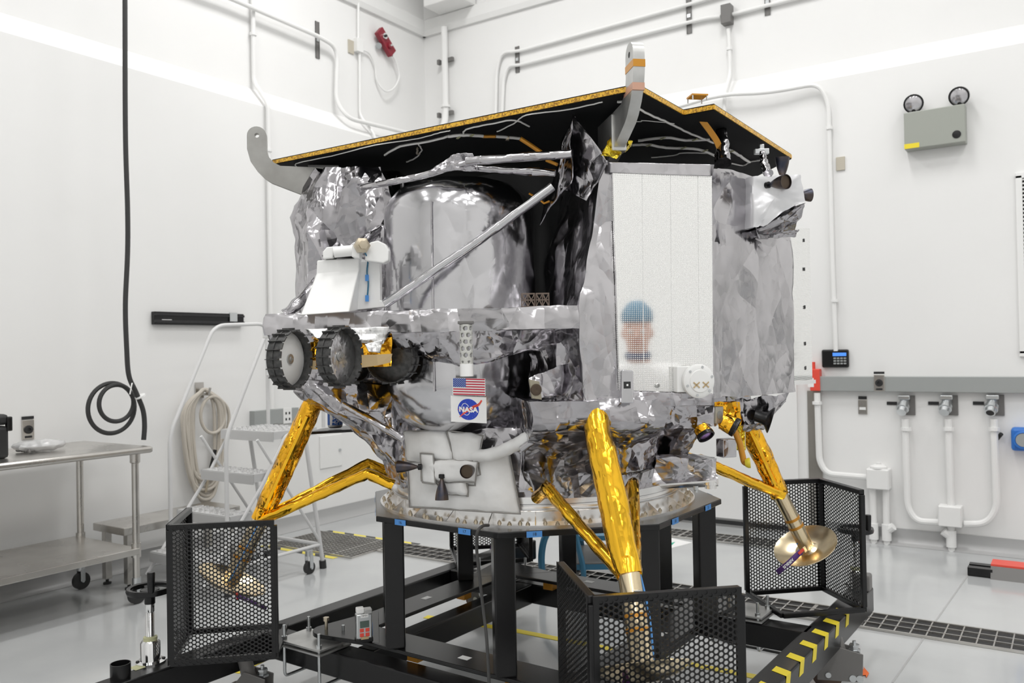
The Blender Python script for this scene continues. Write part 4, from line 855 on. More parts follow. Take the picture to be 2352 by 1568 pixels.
# ---- enclosures: near-right box with the mirror panel, and the two at left and behind
EA = LV(.331, 2.75, 0); ED = unit(CW * .353 + FW * .107); EN = unit(CW * .107 - FW * .353)     # front face line and its normal
b0 = [(.12, 3.42), (.225, 2.715), (.684, 2.857), (.86, 3.00), (1.06, 3.17), (1.12, 3.42), (.6, 3.75), (.2, 3.45)]
b1 = [(.11, 3.42), (.22, 2.715), (.684, 2.857), (.86, 3.00), (1.06, 3.17), (1.12, 3.42), (.6, 3.75), (.2, 3.45)]
b2 = [(.13, 3.40), (.265, 2.73), (.684, 2.857), (.86, 3.00), (1.06, 3.17), (1.12, 3.42), (.6, 3.75), (.25, 3.45)]
b3 = [(.20, 3.35), (.30, 2.74), (.684, 2.857), (.86, 3.00), (1.04, 3.16), (1.12, 3.42), (.6, 3.75), (.25, 3.45)]
pers = [30, 40, 22, 26, 20, 20, 14, 18]
def emask(V):
    s = (V - EA).dot(ED); side = (V - EA).dot(EN)
    rampf = .06 + .5 * np.clip((-.03 - s) / .07, 0, 1)
    return np.where((side > -.06) & (s < .40), rampf, np.where(s > .36, .42, np.where(side > -.05, .7, 1.25)))
loft([lev(b0, 1.325), lev(b1, 1.46), lev(b1, 1.64), lev(b2, 1.86), lev(b3, 2.09), [q + (0, 0, 0) for q in lev(b3, 2.105)]], [9, 10, 12, 13, 2], pers, 51, .055, .21, mask=emask).build('avionics_enclosure', FT, lander, smooth=55)
lb0 = [(-.90, 3.50), (-.83, 3.34), (-.45, 3.30), (-.40, 3.75), (-.62, 4.05), (-.88, 3.9)]
lb1 = [(-.88, 3.46), (-.80, 3.32), (-.45, 3.30), (-.40, 3.75), (-.62, 4.05), (-.86, 3.9)]
lb2 = [(-.90, 3.46), (-.79, 3.30), (-.45, 3.28), (-.40, 3.75), (-.62, 4.05), (-.88, 3.9)]
lb3 = [(-.80, 3.46), (-.72, 3.30), (-.50, 3.30), (-.40, 3.75), (-.62, 4.05), (-.80, 3.9)]
loft([lev(lb0, 1.40), lev(lb1, 1.85), lev(lb2, 2.0), lev(lb2, 2.06), lev(lb3, 2.235)], [14, 5, 3, 8], [16, 26, 20, 12, 12, 16], 52, .06, .20, mask=lambda V: .35 + .9 * np.clip((V[:, 2] - 1.88) / .08, 0, 1)).build('side_enclosure', F_, lander, smooth=45)
bb = [LP(x, y, 0) for x, y in ((.35, .5), (.95, .25), (1.0, -.2), (1.05, -.1), (.9, .5), (.4, .95), (-.1, 1.0), (-.3, .75))]
bb = [LP(x, y, 0) for x, y in ((.3, .3), (.95, -.05), (1.02, .3), (.6, .9), (-.1, 1.0), (-.5, .7))]
loft([[atz(q, 1.33) for q in bb], [atz(q, 2.12) for q in bb]], [16], [16, 8, 14, 14, 10, 14], 53, .03, .2).build('rear_enclosure', FT, lander, smooth=55)
# loose film sheets rising to the top panel beside the near lifting bracket
def sheet(pts, seed, amp=.03, scale=.12, n=22, mtl=None, name='film_flap', parent=None):
    a, b, c, d = [np.asarray(q, float) for q in pts]; V = [lerp(lerp(a, b, i / n), lerp(d, c, i / n), j / n) for j in range(n + 1) for i in range(n + 1)]
    F = [(j * (n + 1) + i, j * (n + 1) + i + 1, (j + 1) * (n + 1) + i + 1, (j + 1) * (n + 1) + i) for j in range(n) for i in range(n)]
    return MB().add(V, F).fold(amp, scale, seed).build(name, mtl or F_, parent or lander, smooth=45, solid=.002)
sheet([P(1316, 262, 2.78), P(1398, 372, 2.70), P(1345, 460, 2.74), P(1285, 430, 2.95)], 61)
sheet([P(1318, 262, 2.80), P(1290, 330, 2.95), P(1235, 520, 3.06), P(1312, 420, 2.80)], 62)
fq = EA + EN * .016; sheet([PN(x, y, fq + EN * .004, EN) for x, y in ((1395, 372), (1640, 378), (1636, 404), (1400, 396))], 63, .003, .1, mtl=FT, name='edge_film')
sheet([PN(x, y, fq + EN * .012, EN) for x, y in ((1430, 898), (1640, 904), (1640, 930), (1430, 936))], 65, .014, .08, name='edge_film')
sheet([P(1410, 925, 2.86), P(1640, 925, 3.05), P(1565, 1070, 3.15), P(1420, 1090, 3.0)], 66, .05, .13)
sheet([P(1220, 770, 3.0), P(1340, 730, 2.72), P(1345, 940, 2.72), P(1210, 960, 3.0)], 67, .06, .12)
sheet([P(690, 870, 3.25), P(905, 880, 3.15), P(905, 990, 3.10), P(770, 945, 3.2)], 68, .05, .12)
# ---- mirror panel with its fittings
fq = EA + EN * .016
c4 = [PN(x, y, fq, EN) for x, y in ((1407, 394), (1635, 404), (1638, 903), (1424, 896))]
rp_ = MB().add(c4 + [q - EN * .012 for q in c4], [(3, 2, 1, 0), (4, 5, 6, 7), (0, 1, 5, 4), (1, 2, 6, 5), (2, 3, 7, 6), (3, 0, 4, 7)]).build('mirror_panel', M['radiator'], lander, smooth=0, uv=(fq, ED, ZZ))
part_label(rp_, 'upright mirror panel with a fine grid of white dots')
for x, y in ((1509, 885), (1509, 903)): q = PN(x, y, fq, EN); MB().lathe(q, EN, [(.008, 0), (.008, .006), (.005, .008), (.003, .004)], 12).build('screw', M['alum'], rp_)
for px in (1475, 1540, 1603):
    b = MB().bar(PN(px, 400, fq, EN) + EN * .0006, PN(px + 4, 898, fq, EN) + EN * .0006, .0012, .0008, up=EN); b.build('panel_joint', M['white_matte'], rp_, smooth=0)
q = PN(1590, 874, fq, EN)
ar = MB().lathe(q, EN, [(.05, 0), (.05, .03), (.056, .034), (.056, .046), (.05, .05), (.038, .051), (.036, .054), (.001, .055)], 40).build('round_antenna', M['white_paint'], lander)
MB().box(PN(1567, 870, fq, EN) + EN * .015, .07, .03, .085, ED, EN).build('antenna_bracket', M['white_paint'], ar, smooth=0, bevel=.003)
for i in range(6): a = i * 1.047 + .3; MB().cyl(q + (ED * math.cos(a) + ZZ * math.sin(a)) * .047 + EN * .047, q + (ED * math.cos(a) + ZZ * math.sin(a)) * .047 + EN * .052, .0045, seg=8).build('screw', M['zinc'], ar)
for s in (-.015, .019):
    b = MB(); c = q + EN * .0558 + ED * s - ZZ * .012
    for k in (1, -1): b.bar(c - ED * .011 - ZZ * .009 * k, c + ED * .011 + ZZ * .009 * k, .004, .0012, up=EN)
    b.build('cross_tape', M['tan'], ar, smooth=0)
q0 = P(1440, 885, 2.69)
MB().add([P(*s, D) for s, D in (((1428, 848), 2.70), ((1455, 850), 2.70), ((1456, 926), 2.70), ((1427, 926), 2.70), ((1422, 852), 2.76), ((1450, 854), 2.76), ((1452, 922), 2.76), ((1420, 922), 2.76))], [(0, 1, 2, 3), (7, 6, 5, 4), (0, 4, 5, 1), (1, 5, 6, 2), (2, 6, 7, 3), (3, 7, 4, 0)]).build('sensor_box', FS, lander, smooth=0, bevel=.004)
b = MB().box(P(1441, 884, 2.698), .022, .003, .022, ED, EN, mi=0); b.box(P(1441, 884, 2.695), .006, .002, .006, ED, EN, mi=1); b.build('sun_sensor', [M['black_matte'], M['white_matte']], lander, smooth=0)
# second mirror panel at the far right edge, seen steeply
g = [P(1812, 524, 3.36), P(1860, 524, 3.72), P(1866, 872, 3.72), P(1813, 874, 3.36)]
n2 = unit(np.cross(g[1] - g[0], ZZ)); n2 = n2 if n2.dot(CAM - g[0]) > 0 else -n2; ax2 = unit(g[1] - g[0])
o = MB().add(g + [q - n2 * .014 for q in g], [(3, 2, 1, 0), (4, 5, 6, 7), (0, 1, 5, 4), (1, 2, 6, 5), (2, 3, 7, 6), (3, 0, 4, 7)]).build('mirror_panel', M['radiator'], lander, smooth=0, uv=(g[0], ax2, ZZ)); part_label(o, 'white dotted panel seen edge-on at the right')
for t in (.08, .27, .52, .76, .92): q = lerp(lerp(g[0], g[3], t), lerp(g[1], g[2], t), .68); MB().box(q + n2 * .001, .02, .003, .014, ax2, n2).build('slot', M['black_matte'], o, smooth=0)
MB().bar(P(1816, 880, 3.36), P(1870, 876, 3.74), .014, .016).build('panel_rail', M['white_paint'], o, smooth=0)
for py in (745, 762, 870, 892): MB().cyl(P(1817, py, 3.345), P(1817, py, 3.33), .006, seg=8).build('hinge_pin', M['zinc'], o)
# ---- white instrument on the left of the deck
WP = M['white_paint']; wm = mat('instrument_white', (.88, .88, .87), .42)
ins = lambda px, py, D: P(px, py, D)
V = [ins(690, 722, 2.92), ins(862, 706, 2.90), ins(800, 708, 3.1)]
prof_f = [(726, 598), (824, 592), (824, 618), (797, 700), (800, 716), (688, 722), (697, 690), (727, 628)]
s0 = [P(690, 724, 2.85), P(802, 716, 2.85), P(830, 712, 3.06), P(722, 720, 3.06)]
s1 = [P(727, 628, 2.95), P(824, 619, 2.95), P(838, 622, 3.08), P(742, 630, 3.08)]; s2 = [P(728, 598, 2.95), P(825, 592, 2.95), P(840, 596, 3.08), P(743, 601, 3.08)]
ins_o = loft([s0, s1, s2], [1, 1], 1, capn=2).build('instrument_body', wm, lander, smooth=20, bevel=.004)
part_label(ins_o, 'white instrument housing standing on the left of the deck')
MB().prism([P(x, y, 2.99) for x, y in ((815, 600), (872, 598), (873, 690), (884, 690), (886, 704), (815, 712))], FW * .05).build('back_wall', wm, ins_o, smooth=0, bevel=.003)
MB().box(P(788, 590, 2.99), .125, .10, .006, CW, FW).build('top_plate', M['black'], ins_o, smooth=0)
MB().tube([P(768, 579, 2.92), P(812, 575, 2.92)], .019, 18).build('roller', wm, ins_o)
MB().prism([P(x, y, 2.93) for x, y in ((741, 594), (741, 578), (750, 567), (775, 565), (766, 578), (764, 592))], FW * .07).build('end_bracket', wm, ins_o, smooth=0, bevel=.004)
MB().prism([P(x, y, 2.90) for x, y in ((807, 590), (810, 562), (818, 550), (832, 548), (838, 556), (826, 562), (826, 592))], FW * .06).build('end_bracket', wm, ins_o, smooth=0, bevel=.004)
MB().lathe(P(833, 563, 2.885), unit(-FW + CW * .5), [(.028, -.02), (.028, 0), (.016, .004), (.016, .012), (.006, .013)], 6).build('end_nut', M['brass'], ins_o)
MB().prism([P(x, y, 2.92) for x, y in ((838, 594), (838, 572), (850, 556), (868, 552), (885, 560), (893, 575), (892, 598), (880, 604), (838, 598))], FW * .05).build('side_drum', wm, ins_o, smooth=0, bevel=.004)
MB().tube(spline([P(836, 576, 2.90), P(843, 590, 2.93), P(845, 600, 2.98), P(843, 625, 2.98), P(846, 650, 2.98), P(843, 690, 2.98)], 6), .003, 6).build('wire', M['teal'], ins_o)
for y in (638, 685): MB().box(P(843, y, 2.98), .012, .006, .022, CW, FW).build('connector', M['blue_tape'], ins_o, smooth=0)
# ---- perforated white tube, flag and badge
tc = P(1070, 745, 2.70); zt0, zb = tc[2], P(1068, 838, 2.70)[2]; c = atz(tc, 0); rT = .0195; zc0 = P(1068, 864, 2.70)[2]
nz_, nt = 60, 48; V = []; F = []; holes = [(.18, 6.0), (.06, .15), (.18, 0.22), (.06, .30)]; 
cy = c
b = MB(); NA, NZ = 56, 66
H = [(k * math.pi / 3 + (.52 if r % 2 else 0), .10 + .165 * r, .0075) for r in range(5) for k in range(6)] + [(k * math.pi / 3 + .52, .92, .004) for k in range(6)]
ln = zt0 - zb
for j in range(NZ + 1):
    for i in range(NA): a = i * 2 * math.pi / NA; V.append(cy + V3(math.cos(a), math.sin(a), 0) * rT + ZZ * (zt0 - ln * j / NZ))
for j in range(NZ):
    for i in range(NA):
        a = (i + .5) * 2 * math.pi / NA; t = (j + .5) / NZ; ok = True
        for ha, ht, hr in H:
            da = (a - ha + math.pi) % (2 * math.pi) - math.pi
            if math.hypot(da * rT, (t - ht) * ln) < hr: ok = False; break
        if ok: F.append((j * NA + i, (j + 1) * NA + i, (j + 1) * NA + (i + 1) % NA, j * NA + (i + 1) % NA))
tb = MB().add(V, F).build('perforated_tube', mat('pale_grey_tube', (.56, .56, .53), .4), lander, smooth=60, solid=.0025)
MB().cyl(atz(c, zc0), atz(c, zb + .004), .0215, .0215, 24).build('tube_cap', wm, tb)
MB().box(atz(c, zt0 + .006), .05, .04, .01, CW, FW).build('tube_mount', M['gripgrey'], tb, smooth=0, bevel=.002)
def panel_frame(px0, py0, px1, py1, D, tilt=0.0):
    a = P(px0, py0, D); b2 = P(px1, py1, D); return a, b2
fo = P(1041, 906, 2.90); fx = unit(P(1114, 908, 2.90) - fo); fz_ = unit(ZZ * 1.0 + FW * .05); W0 = np.linalg.norm(P(1114, 908, 2.90) - fo); H0 = P(1041, 868, 2.90)[2] - fo[2]; fn = unit(np.cross(fx, fz_))
b = MB(); pt = lambda u, v, k=0: fo + fx * u * W0 + fz_ * v * H0 + fn * k
def rect(b, u0, v0, u1, v1, k, mi): b.add([pt(u0, v0, k), pt(u1, v0, k), pt(u1, v1, k), pt(u0, v1, k)], [(0, 1, 2, 3)], mi)
b.prism([pt(-.015, -.02), pt(1.015, -.02), pt(1.015, 1.02), pt(-.015, 1.02)], -fn * .006, 0)
for i in range(13): 
    if i % 2 == 0: rect(b, 0, 1 - (i + 1) / 13, 1, 1 - i / 13, .0004, 1)
rect(b, 0, 1 - 7 / 13, .4, 1, .0008, 2)
for r in range(9):
    for k in range(6 if r % 2 == 0 else 5):
        u = .4 * ((k + .5 + (.5 if r % 2 else 0)) / 6); v = 1 - (7 / 13) * (r + .5) / 9; s = []
        for q in range(10): a = q * math.pi / 5 + math.pi / 2; rr = .0015 if q % 2 == 0 else .0006; s.append(pt(u, v, .0011) + fx * rr * math.cos(a) + fz_ * rr * math.sin(a))
        b.add(s + [pt(u, v, .0011)], [(q, (q + 1) % 10, 10) for q in range(10)], 0)
part_label(b.build('flag', [M['white_matte'], M['flag_red'], M['flag_blue']], lander, smooth=0), 'United States flag plate')
no = P(1036, 968, 2.90); nx_ = unit(P(1118, 972, 2.90) - no); nw = np.linalg.norm(P(1118, 972, 2.90) - no); nh = P(1038, 908, 2.90)[2] - no[2]; nc = no + nx_ * nw * .5 + fz_ * nh * .5; nn = unit(np.cross(nx_, fz_))
b = MB().prism([no, no + nx_ * nw, no + nx_ * nw + fz_ * nh, no + fz_ * nh], -nn * .005, 0); R_ = nw * .295; cc_ = nc - nx_ * nw * .01
dp = lambda x, y, k: cc_ + nx_ * R_ * x + fz_ * R_ * y + nn * k
b.add([dp(math.cos(i * .1309), math.sin(i * .1309), .0005) for i in range(48)], [tuple(range(48))], 1)
def stroke(b, pts, w, k, mi):
    p = [np.array(q) for q in pts]; V = []
    for i in range(len(p)):
        d = p[min(i + 1, len(p) - 1)] - p[max(i - 1, 0)]; d = d / np.linalg.norm(d); n = np.array([-d[1], d[0]]); ww = w[i] if hasattr(w, '__len__') else w
        V += [dp(*(p[i] + n * ww), k), dp(*(p[i] - n * ww), k)]
    b.add(V, [(2 * i, 2 * i + 1, 2 * i + 3, 2 * i + 2) for i in range(len(p) - 1)], mi)
th = np.linspace(.3, 5.6, 30); stroke(b, [(.62 * math.cos(t) * .55 - .25 + .25 * math.sin(t) * -.6, .75 * math.sin(t) * .9 * .8 + .1 * math.cos(t)) for t in th], .025, .0009, 0)
sw = spline([V3(-.85, -.75, 0), V3(-.2, -.2, 0), V3(.5, .25, 0), V3(1.0, .52, 0), V3(1.28, .92, 0)], 6); stroke(b, [q[:2] for q in sw], [.02 + .11 * max(0, math.sin(min(1, i / 20) * 2.6)) for i in range(len(sw))], .0012, 2)
stroke(b, [(-1.05, -.05), (-.5, -.02), (.1, .1), (.7, .34), (1.2, .80)], [.01, .03, .05, .05, .01], .0012, 2)
rs = random.Random(4)
for i in range(22):
    a = rs.uniform(0, 6.28); rr = .92 * math.sqrt(rs.random()); b.add([dp(rr * math.cos(a) + .018 * math.cos(t), rr * math.sin(a) + .018 * math.sin(t), .0011) for t in (0, 1.57, 3.14, 4.71)], [(0, 1, 2, 3)], 0)
text(b, 'NASA', R_ * .66, dp(0, -.04, .0018), nx_, fz_, 0, bold=R_ * .035, sx=1.05)
part_label(b.build('agency_badge', [M['white_matte'], M['nasa_blue'], M['redb']], lander, smooth=0), 'white plate with the round blue space agency badge')
# ---- tubes and struts in film
def ftube(pts, r, name='strut', mtl=None, seed=1, seg=14, n=18, amp=.006):
    p = spline(pts, max(4, n // (len(pts) - 1))); b = MB().tube(p, r, seg); b.fold(amp, .045, seed); return b.build(name, mtl or FT, lander, smooth=60)
ftube([P(884, 698, 2.93), P(1080, 566, 2.88), P(1270, 428, 2.83)], .0155, 'diagonal_strut', FS, 3, n=40, amp=.004)
ftube([P(1072, 370, 2.92), P(1315, 353, 2.78)], .015, 'upper_strut', FT, 4, n=26, amp=.006)
ftube([P(1085, 386, 2.96), P(1275, 398, 2.90)], .013, 'upper_strut', FT, 5, n=26, amp=.01)
ftube([P(832, 430, 3.22), P(930, 412, 3.05), P(1010, 392, 2.98), P(1085, 372, 2.94)], .012, 'upper_strut', FT, 6, n=30, amp=.006)
sheet([P(985, 395, 2.97), P(1040, 350, 2.97), P(1085, 352, 2.94), P(1100, 392, 2.94)], 69, .04, .07)
ftube([P(700, 700, 3.12), P(790, 590, 3.2), P(880, 520, 3.3)], .018, 'strut', F_, 7, amp=.012)
ftube([P(655, 722, 2.98), P(690, 690, 3.0), P(735, 640, 3.1)], .02, 'strut', F_, 8, amp=.014)
ftube([P(790, 930, 3.12), P(850, 962, 3.02), P(925, 1008, 2.96)], .013, 'lower_strut', FT, 9)
ftube([P(1200, 1030, 2.90), P(1260, 985, 2.82), P(1322, 925, 2.74)], .013, 'lower_strut', FT, 10)
# ---- white blankets with seams over the near-left lower body
def cyl_pt(px, py, r):
    d = ray(px, py); o = CAM - LC; a = d[0] ** 2 + d[1] ** 2; bq = 2 * (o[0] * d[0] + o[1] * d[1]); cq = o[0] ** 2 + o[1] ** 2 - r * r
    return CAM + d * ((-bq - math.sqrt(max(bq * bq - 4 * a * cq, 0))) / (2 * a))
def blanket(poly4, r, name, seed, amp=.012, n=26, puff=.012, seam=True):
    (a, b, c, d) = poly4; V = []
    for j in range(n + 1):
        for i in range(n + 1):
            q = lerp(lerp(a, b, i / n), lerp(d, c, i / n), j / n); e = (1 - (2 * i / n - 1) ** 6) * (1 - (2 * j / n - 1) ** 6); V.append(cyl_pt(q[0], q[1], r + puff * e))
    F = [(j * (n + 1) + i, j * (n + 1) + i + 1, (j + 1) * (n + 1) + i + 1, (j + 1) * (n + 1) + i) for j in range(n) for i in range(n)]
    o = MB().add(V, F).fold(amp, .09, seed).build(name, M['blanket'], lander, smooth=70, solid=.004)
    if seam:
        pts = [cyl_pt(*lerp(p, q, k / 8), r + .006) for p, q in ((a, b), (b, c), (c, d), (d, a)) for k in range(8)]; MB().tube(pts, .0028, 5, closed=True).build('seam', M['seam'], o)
    return o
bl = blanket(((936, 1062), (1168, 1030), (1196, 1180), (940, 1164)), .630, 'white_blanket', 71)
blanket(((928, 990), (1026, 988), (1048, 1062), (935, 1058)), .645, 'white_blanket', 72, puff=.03)
blanket(((1026, 988), (1110, 1000), (1098, 1060), (1042, 1062)), .650, 'white_blanket', 73, puff=.025)
blanket(((968, 1056), (1098, 1058), (1092, 1108), (968, 1104)), .662, 'white_blanket', 74, puff=.02)
blanket(((965, 1040), (995, 1042), (1000, 1112), (970, 1108)), .675, 'white_blanket', 75, .004, 12, .005)
blanket(((1000, 1106), (1072, 1098), (1074, 1138), (1020, 1134)), .648, 'white_blanket', 76, .02, 16, .02)
for pts in (((1098, 1058), (1104, 1090), (1092, 1092), (1092, 1114), (1074, 1114), (1074, 1140)),):
    MB().tube([cyl_pt(x, y, .642) for x, y in pts], .006, 6).build('seam', M['seam'], bl)
o = MB().tube(spline([cyl_pt(1090, 1048, .655), cyl_pt(1140, 1040, .67), P(1190, 1018, 2.92), P(1222, 1000, 2.90)], 8), .023, 16).fold(.008, .05, 77).build('white_sleeve', M['blanket'], lander, smooth=70)
# ---- thruster bells
def bell(e, axis, L=.072, re=.0225, rt=.006, name='thruster_bell', par=None):
    axis = unit(axis); t = np.asarray(e) - axis * L; pr = []
    for k in range(13): u = k / 12; pr.append((rt + (re - rt) * (1 - (1 - u) ** 1.7), L * u))
    inner = [(max(a - .0016, .003), b) for a, b in pr[::-1]]
    b = MB().lathe(t, axis, [(rt, -.012), (rt, 0)] + pr + inner + [(.001, .004)], 28); o = b.build(name, M['nozzle'], par or lander, smooth=60)
    MB().lathe(t, axis, [(max(a - .0022, .002), b) for a, b in pr[:-1]][::-1], 24).build('bell_liner', M['nozzle_in'], o, smooth=60)
    MB().lathe(t, axis, [(rt * 1.5, -.02), (rt * 1.9, -.018), (rt * 1.9, -.006), (rt, -.004)], 16).build('throat_collar', M['black'], o); return o
nrm = unit(atz(cyl_pt(1070, 1080, .6) - LC, 0)); sd = unit(np.cross(ZZ, nrm)); sd = sd if sd.dot(CW) > 0 else -sd
cR = cyl_pt(1070, 1080, .68); bell(P(1071, 1083, (cR - CAM).dot(FW) - .055), nrm + CW * .16 - ZZ * .02, re=.0245)
cR = cyl_pt(955, 1074, .70); bell(P(913, 1071, (cR - CAM).dot(FW)), -CW + FW * .12 + ZZ * .02)
cR = cyl_pt(1013, 1108, .69); bell(P(1015, 1148, (cR - CAM).dot(FW) - .01), -ZZ - FW * .1, re=.0245)
# upper right thruster pod
pd = 2.90
f4 = [P(1727, 405, pd + .03), P(1838, 403, pd - .02), P(1849, 462, pd - .02), P(1742, 523, pd + .03), P(1729, 522, pd + .03)]
bk = unit(FW * .9 - CW * .25) * .20
b = loft([f4, [q + bk for q in f4]], [12], [22, 14, 22, 4, 20], 81, .02, .09, capn=10)
pod = b.build('thruster_pod', mat('pearl_blanket', (.78, .78, .80), .3, .55), lander, smooth=65); part_label(pod, 'pearl-white thruster housing at the upper right')
g4 = [P(1746, 524, pd + .03), P(1850, 464, pd - .01), P(1848, 476, pd), P(1822, 532, pd + .1), P(1740, 540, pd + .08)]
loft([g4, [q + bk * .7 for q in g4]], [8], [18, 6, 12, 14, 6], 82, .02, .06, capn=8).build('pod_underside', F_, pod, smooth=50)
sheet([P(1735, 520, 2.95), P(1836, 528, 3.02), P(1828, 545, 3.06), P(1742, 548, 2.98)], 83, .02, .05)
bell(P(1806, 417, pd - .06), -FW + CW * .55 - ZZ * .05, re=.0255, par=lander); bell(P(1797, 361, pd + .06), ZZ - FW * .08, re=.0245); bell(P(1862, 448, pd + .1), CW * 1.0 + FW * .1, re=.0235, L=.05)
# ---- black top panel with honeycomb edge and wiring
ZPAN = 2.285
pp = [(-1.07, .03), (.137, -1.107), (.381, -.853), (.458, -.929), (1.085, -.262), (1.10, .12), (.12, 1.10), (-.12, 1.10), (-1.07, .20)]
pw = [LP(x, y, ZPAN) for x, y in pp]
tp = MB().prism(pw, ZZ * .022).build('top_panel', M['cfrp'], lander, smooth=0); part_label(tp, 'large black flat panel with an amber honeycomb edge')
k = NT(M['honey']); tcn = k.n('ShaderNodeTexCoord'); wv = k.n('ShaderNodeTexNoise', Scale=170.0, Detail=1); k.l(tcn.outputs['Object'], wv.inputs[0]); rp2 = k.n('ShaderNodeValToRGB'); rp2.color_ramp.elements[0].position = .36; rp2.color_ramp.elements[1].position = .58; rp2.color_ramp.elements[0].color = (.36, .17, .02, 1); rp2.color_ramp.elements[1].color = (.85, .50, .05, 1); k.l(wv.outputs[0], rp2.inputs[0]); k.l(rp2.outputs[0], k.b.inputs['Base Color'])
for i in range(len(pw)):
    a, b2 = pw[i], pw[(i + 1) % len(pw)]; n = unit(np.cross(b2 - a, ZZ)); MB().bar(a + n * .001 + ZZ * .0105, b2 + n * .001 + ZZ * .0105, .004, .015).build('honeycomb_edge', M['honey'], tp, smooth=0)
zw = ZPAN - .004
def wire(pts, r=.0022, name='wire', m='wire', par=None):
    p = spline([PZ(x, y, zw) for x, y in pts], 6); p = [q + V3(random.uniform(-1, 1), random.uniform(-1, 1), 0) * .0022 for q in p]
    return MB().tube(p, r, 6).build(name, M[m], par or tp)
wire([(700, 392), (680, 376), (762, 358), (862, 333), (960, 318), (1012, 304), (1035, 300)])
wire([(884, 356), (920, 336), (985, 325), (1030, 313)], .0045)
wire([(1030, 313), (1065, 310), (1110, 312)], .0065, 'wire_bundle'); wire([(1108, 313), (1140, 313)], .007, 'wire_bundle', 'kapton'); wire([(1140, 313), (1195, 318)], .006, 'wire_bundle')
wire([(1063, 308), (1073, 296), (1130, 284), (1180, 276), (1216, 290)], .003); wire([(1142, 302), (1180, 284), (1210, 264), (1300, 252), (1385, 234)], .0024)
wire([(1420, 234), (1444, 236), (1490, 262), (1532, 280), (1580, 304), (1640, 328)], .004); wire([(1466, 323), (1530, 316), (1575, 322), (1630, 320)], .0055); wire([(1452, 333), (1490, 332), (1530, 339), (1605, 343), (1650, 362)], .0055)
wire([(1495, 362), (1545, 357), (1570, 351), (1625, 352)], .0025); wire([(1440, 279), (1472, 279), (1480, 277), (1550, 284)], .0016); wire([(1443, 236), (1420, 270), (1404, 302)], .003)
wire([(1672, 342), (1700, 358), (1722, 372)], .006); wire([(1668, 372), (1705, 380), (1722, 372), (1745, 368)], .003)
for x, y in ((1053, 316), (1084, 311), (1522, 318), (1596, 321), (1490, 334), (1570, 340), (1620, 346), (1680, 348)): MB().box(PZ(x, y, zw - .006), .008, .03, .003, unit(CW + FW * .4)).build('tie', M['tie'], tp, smooth=0)
MB().tube([P(1195, 318, 2.92), P(1220, 334, 2.93), P(1243, 350, 2.93)], .008, 8).build('amber_cable', M['kapton'], tp); MB().tube([P(1255, 368, 2.92), P(1280, 378, 2.9)], .006, 8).build('amber_cable', M['kapton'], lander); MB().tube([P(1215, 444, 2.98), P(1235, 455, 2.98), P(1250, 467, 2.96), P(1262, 462, 2.95)], .004, 6).build('amber_cable', M['kapton'], lander)
wire([(960, 340), (958, 352), (966, 352)], .004, 'wire_bundle', 'brass'); wire([(960, 330), (968, 345), (955, 362), (935, 372)], .003)
MB().lathe(PZ(1165, 316, zw), unit(CW + FW * .2), [(.009, -.006), (.011, -.006), (.011, .006), (.009, .006)], 14).build('clamp_ring', M['brass'], tp)
cn_ = loft([[P(1402, 312, 2.74), P(1452, 325, 2.80), P(1450, 338, 2.85), P(1425, 330, 2.85)], [P(1378, 358, 2.70), P(1415, 363, 2.72), P(1440, 345, 2.80), P(1400, 345, 2.80)]], [16], [16, 8, 8, 8], 91, .02, .05); cn_.build('yellow_film_cuff', M['gold_yellow'], lander, smooth=50)
# small antenna deck, amber ribbon and film posts on the right of the panel
aq = PZ(1604, 244, ZPAN + .022) ; MB().box(PZ(1602, 247, ZPAN) + ZZ * .036, .055, .05, .005, EX, EY).build('antenna_plate', M['kapton'], tp, smooth=0)
for sx, sy in ((-1, -1), (1, -1), (1, 1), (-1, 1)): q = PZ(1602, 247, ZPAN) + EX * sx * .024 + EY * sy * .022; MB().cyl(q + ZZ * .02, q + ZZ * .036, .0025, seg=6).build('standoff', M['zinc'], tp)
q = PZ(1640, 262, ZPAN + .022) + FW * .09; MB().lathe(q, ZZ, [(.06, 0), (.058, .012), (.04, .018), (.001, .02)], 24).build('patch_antenna', WP, tp)
b = MB(); rib = spline([P(1600, 250, 2.92), P(1612, 275, 2.94), P(1630, 300, 2.96), P(1645, 322, 2.98), P(1652, 338, 2.99)], 6)
for i, (a, c_) in enumerate(zip(rib, rib[1:])): b.bar(a, c_, .022, .004, up=-FW)
b.build('amber_ribbon', M['kapton'], tp, smooth=0)
def post(a, b2, seed, w=.022): MB().tube(spline([a, lerp(a, b2, .5), b2], 10), [w * (.8 + .5 * i / 20) for i in range(21)], 10).fold(.02, .05, seed).build('film_post', F_, lander, smooth=45); q = MB().box(a, .055, .02, .02, CW, FW); q.box(a + ZZ * .012, .018, .018, .03, CW, FW); q.build('post_bracket', M['zinc'], lander, smooth=0, bevel=.002)
post(P(1657, 286, 3.06), P(1662, 375, 2.97), 92); post(P(1749, 348, 3.25), P(1764, 400, 3.1), 93, .014)
